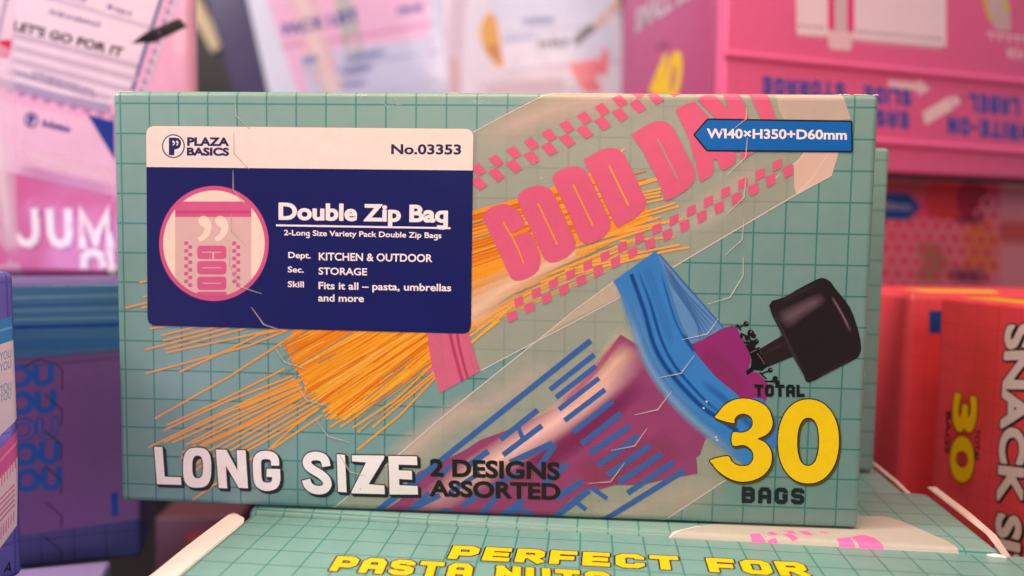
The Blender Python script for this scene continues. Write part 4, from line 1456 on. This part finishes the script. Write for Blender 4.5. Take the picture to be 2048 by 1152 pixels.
# pale lavender carton below the purple one
q = at_depth(224, 1119, 0.335)
tmp = Frame(q, yaw=20)
lv_fr = Frame(q - tmp.axes()[0] * .135 - tmp.axes()[1] * .03 - Vector((0, 0, .144)), yaw=20)
lv = thing('bag_carton', 'pale lavender carton at the lower left, underneath the purple grid carton', 'carton', lv_fr, group=GROUP)
A = Art(lv_fr.face('top', .144), top_place(.144))
A.poly([(.028, .002), (.052, .002), (.056, .014), (.030, .012)], C(60, 120, 200), 2, px=False)
A.poly([(.060, .003), (.074, .003), (.074, .010), (.060, .010)], C(40, 96, 180), 2, px=False)
bm = box_bm(.135, .03, .144, .002, 3)
A.fill(bm, 1)
link('body', bm, [board_mat('lavender_board', C(170, 150, 200), rough=0.4), INKM], lv)

# ------------------------------------------------------------------ plastic packs at the back
FILMI = ink_mat('glossy_film_print', rough=0.2, spec=0.6, wave=0.55, wscale=16, weave=0.0)
FILMB = board_mat('pink_film', C(232, 176, 206), rough=0.2, spec=0.6, wave=0.55, wscale=16, weave=0.0)


def pillow_pack(fr, w, h, d, puff, art, board, name, label, cuts=10):
    """sealed plastic pack: a box with a puffed front that carries the print"""
    def pf(x, z):
        return -puff * math.sin(math.pi * min(max(x / w, 0), 1)) ** .6 * math.sin(math.pi * min(max(z / h, 0), 1)) ** .6
    base = front_place(w, h, .004)
    art.place = lambda a, b, hh: (lambda q: (q[0], q[1] + pf(q[0], q[2]), q[2]))(base(a, b, hh))
    art.place.cuts = base.cuts
    t = thing(name, label, 'bag pack', fr, group='plastic packs at the back of the shelf')
    bm = box_bm(w, d, h, .004, 4)
    g = lambda: bm.verts[:] + bm.edges[:] + bm.faces[:]
    for k in range(1, cuts):
        bmesh.ops.bisect_plane(bm, geom=g(), plane_co=(0, 0, h * k / cuts), plane_no=(0, 0, 1))
        bmesh.ops.bisect_plane(bm, geom=g(), plane_co=(w * k / cuts, 0, 0), plane_no=(1, 0, 0))
    for v in bm.verts:
        v.co.y += pf(v.co.x, v.co.z) * max(0, 1 - v.co.y / d)
    art.fill(bm, 1, [w * k / cuts for k in range(cuts + 1)], [h * k / cuts for k in range(cuts + 1)])
    link('body', bm, [board, FILMI], t)
    return t


def scribble(A, p0, p1, size, w, col, lv, n, seed):
    """an unreadable line of tiny blurred type"""
    r = random.Random(seed)
    a, b = Vector(p0), Vector(p1)
    d = (b - a).normalized()
    u = Vector((d.y, -d.x))
    for k in range(n):
        q = a.lerp(b, (k + r.random() * .4) / n)
        pts = [tuple(q), tuple(q + u * size * r.uniform(.6, 1)), tuple(q + u * size * r.uniform(0, .5) + d * size * .5)]
        A.line(pts, w, col, lv)


p = at_depth(-70, 548, 0.43)
jb_fr = Frame(p, yaw=0)
jw = jb_fr.hit(387, 300)[0]
A = Art(jb_fr, None)
A.poly([(-70, 190), (40, 210), (232, 250), (240, 400), (40, 352), (-70, 330)], C(234, 192, 214), 1)
A.poly([(-70, 325), (40, 347), (240, 392), (387, 420), (387, 560), (-70, 560)], C(208, 100, 152), 2)
A.soft([(40, 300), (130, 330), (260, 362)], 40, C(250, 222, 230), 3, .7)
A.soft([(40, 335), (140, 362), (260, 386)], 34, C(214, 150, 196), 3, .7)
A.poly([(-70, 140), (-70, -160), (372, -160), (338, -10), (276, 190), (232, 214), (120, 190), (0, 158)], C(230, 214, 226), 2)
A.poly([(-70, 138), (0, 155), (120, 188), (232, 212), (232, 232), (120, 208), (0, 172), (-70, 156)], C(168, 154, 188), 3)
A.line([(336, -10), (328, 0), (274, 184)], 7, C(92, 98, 150), 4)
A.line([(358, -10), (292, 190)], 16, C(214, 190, 212), 3)
A.line([(26, -10), (0, 112), (-20, 200)], 7, C(70, 84, 150), 4)
A.line([(60, -14), (330, 66)], 10, C(204, 188, 208), 3)
for k in range(4):
    A.line([(36 - 2 * k, 74 + 24 * k), (290 - 8 * k, 138 + 24 * k)], 12, C(214, 196, 214), 3, .7)
for k in range(10):
    x = 5 + 26 * k
    A.poly(ell(x, 178 + 6.6 * k, 9, 7, 8), C(196, 150, 190), 4, .6)
    A.poly(ell(346 - 6 * k, 6 + 20 * k, 5, 8, 8), C(176, 150, 196), 4, .5)
A.text("LET'S GO FOR IT", (38, 64), (254, 118), (42, 47), C(58, 44, 50), 5, off=.02, fat=.03)
scribble(A, (112, 34), (212, 60), 10, 3, C(120, 112, 160), 5, 13, 1)
scribble(A, (222, 22), (270, 38), 10, 3, C(120, 112, 160), 5, 6, 2)
scribble(A, (140, 0), (186, 12), 9, 3, C(150, 140, 176), 5, 6, 3)
scribble(A, (80, 152), (200, 190), 7, 2.4, C(140, 124, 168), 5, 22, 4)
scribble(A, (40, 150), (206, 202), 7, 2.4, C(140, 124, 168), 5, 26, 5)
A.poly([(272, 91), (300, 68), (362, 38), (376, 54), (316, 88)], C(34, 26, 28), 6)
A.line([(300, 70), (366, 44)], 5, C(84, 72, 74), 7, .7)
A.poly([(-70, 84), (36, 84), (34, 102), (-70, 102)], C(206, 36, 84), 6)
A.poly([(-70, 102), (34, 102), (29, 119), (-70, 119)], C(212, 56, 140), 6)
A.poly([(188, 232), (240, 246), (240, 322)], C(30, 58, 146), 5)
A.line(ell(76, 243, 13, 14, 20), 3.5, C(78, 76, 146), 5, closed=True)
A.poly([(70, 234), (82, 234), (84, 242), (78, 246), (77, 253), (70, 252)], C(56, 58, 140), 6)
scribble(A, (96, 256), (152, 270), 15, 4, C(78, 76, 146), 5, 7, 6)
WJ = C(250, 238, 232)
dk = C(170, 84, 140)
for col, lv, dx, dy, ww in ((dk, 5, 4, 4, 18), (C(216, 178, 190), 6, 0, 0, 19), (WJ, 7, -1, -1, 12)):
    for g_ in ([(80, 426), (80, 466), (76, 480), (66, 488), (54, 486), (46, 477)], [(109, 426), (110, 468), (116, 484), (128, 489), (141, 484), (146, 468), (146, 426)], [(172, 490), (173, 428), (198, 482), (223, 428), (226, 490)],
               [(172, 530), (174, 514), (184, 506), (197, 506), (207, 512), (210, 528)], [(226, 506), (227, 560)], [(262, 426), (262, 490)]):
        A.line([(x + dx, y + dy) for x, y in g_], ww, col, lv, cap=True)
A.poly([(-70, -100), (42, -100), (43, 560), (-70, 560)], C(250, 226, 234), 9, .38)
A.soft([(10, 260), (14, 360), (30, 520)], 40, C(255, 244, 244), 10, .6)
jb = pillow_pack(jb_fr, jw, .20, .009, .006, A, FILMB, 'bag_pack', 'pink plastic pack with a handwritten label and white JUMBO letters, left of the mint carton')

# leaning pack-list pack
p = at_depth(555, 272, 0.95)
pl_fr = Frame(p, roll=-13)
plw = pl_fr.hit(925, 160)[0]
A = Art(pl_fr, None)
A.poly([(520, -40), (535, 0), (600, 190), (640, 300), (870, 260), (855, -60)], C(240, 186, 214), 1)
A.poly([(700, 170), (690, 100), (672, 10), (690, -40), (720, 40), (730, 110), (700, 125)], C(206, 200, 196), 2, .8)
A.poly([(605, 112), (700, 100), (850, 78), (868, 72), (880, 300), (640, 300)], C(206, 206, 230), 3)
A.line([(565, 96), (700, 80), (870, 48)], 5, C(206, 120, 168), 4)
A.soft([(600, -20), (620, 40), (640, 110), (672, 190)], 70, C(252, 222, 216), 5, .9, ends=False)
A.text('PACK LIST', (572, 74), (722, 44), (567, 52), C(70, 84, 160), 6, off=.02, fat=.03)
scribble(A, (800, 34), (850, 24), 16, 5, C(90, 96, 166), 6, 5, 11)
scribble(A, (612, 132), (640, 126), 14, 5, C(110, 130, 180), 6, 4, 12)
A.line([(612, 146), (880, 104)], 3, C(150, 150, 196), 6)
A.soft([(690, 122), (780, 104)], 18, C(136, 138, 190), 6, .8)
A.soft([(680, 150), (750, 134)], 22, C(140, 142, 190), 6, .8)
A.soft([(680, 175), (740, 165)], 20, C(140, 142, 190), 6, .6)
pl = pillow_pack(pl_fr, plw, .26, .06, .008, A, board_mat('grey_lilac_film', C(222, 219, 234), rough=0.25, spec=0.6, wave=0.4, weave=0), 'bag_pack', 'leaning lilac and pink pack with a blurred PACK LIST print behind the mint carton')

p = at_depth(905, 262, 0.90)
wb_fr = Frame(p, roll=-5)
wbw = wb_fr.hit(1256, 200)[0]
A = Art(wb_fr, None)
A.poly([(958, -60), (1000, 60), (1012, 150), (1225, 128), (1215, -60)], C(226, 220, 242), 1)
A.soft([(918, -20), (912, 60), (905, 200)], 46, C(238, 214, 226), 2, .9, ends=False)
A.soft([(905, 110), (912, 200)], 22, C(240, 196, 186), 3, .8)
A.smooth([(978, 30), (992, 40), (1002, 90), (1006, 138), (985, 124), (966, 94), (962, 60)], C(240, 176, 96), 4)
A.smooth([(985, 90), (1000, 100), (1006, 136), (985, 122), (972, 100)], C(224, 156, 104), 5, .7)
A.soft([(1040, 48), (1115, 44)], 20, C(164, 162, 212), 4, .9)
A.line([(1008, 72), (1200, 54)], 4, C(190, 186, 220), 4)
A.line([(1008, 84), (1070, 78)], 9, C(180, 176, 214), 4)
A.line([(1010, 145), (1250, 122)], 4, C(184, 166, 206), 4)
scribble(A, (1080, 104), (1140, 96), 22, 6, C(128, 116, 136), 5, 5, 21)
A.line([(1150, 90), (1164, 74), (1188, 56)], 16, C(104, 90, 98), 5)
A.line([(1190, 56), (1228, 20), (1250, -20)], 18, C(232, 184, 170), 4)
A.poly([(1135, 130), (1200, 118), (1205, 96), (1218, 104), (1216, 140), (1200, 186), (1168, 186), (1150, 160)], C(250, 130, 146), 5)
A.line([(1148, 150), (1216, 138)], 3, C(236, 110, 130), 6)
A.soft([(950, 180), (1060, 176), (1140, 170)], 30, C(244, 214, 220), 4, .8)
wb = pillow_pack(wb_fr, wbw, .30, .05, .010, A, board_mat('clear_white_film', C(242, 228, 240), rough=0.22, spec=0.6, wave=0.5, weave=0), 'bag_pack', 'pale lilac pack with an orange shape and a coral shape, beside the dull pink carton')

# dark violet carton leaning behind the packs, and the pale shelf post
p = at_depth(490, 260, 1.02)
dv_fr = Frame(p, roll=-17)
dv = thing('bag_carton', 'dark violet carton leaning in the gap between the pink pack and the lilac one', 'carton', dv_fr, group=GROUP)
link('body', box_bm(.12, .05, .30, .002, 3), board_mat('dark_violet_board', C(74, 62, 100), rough=.45), dv)
p0, p1 = at_depth(372, -60, 1.1), at_depth(450, 92, 1.1)
ax = (p0 - p1)
ps_fr = Frame(p1, roll=-math.degrees(math.atan2(-ax.x, ax.z)))
ps = link('shelf_post', box_bm(.022, .02, .4, .003, 3), board_mat('cream_painted_steel', C(250, 222, 178), rough=.4), mw=ps_fr.matrix((-.022, 0, 0)))
ps['label'], ps['category'] = 'cream painted slanted post in the dark gap at the top, right of the pink pack', 'post'

p = at_depth(312, 1180, 0.52)
gp_fr = Frame(p, yaw=8)
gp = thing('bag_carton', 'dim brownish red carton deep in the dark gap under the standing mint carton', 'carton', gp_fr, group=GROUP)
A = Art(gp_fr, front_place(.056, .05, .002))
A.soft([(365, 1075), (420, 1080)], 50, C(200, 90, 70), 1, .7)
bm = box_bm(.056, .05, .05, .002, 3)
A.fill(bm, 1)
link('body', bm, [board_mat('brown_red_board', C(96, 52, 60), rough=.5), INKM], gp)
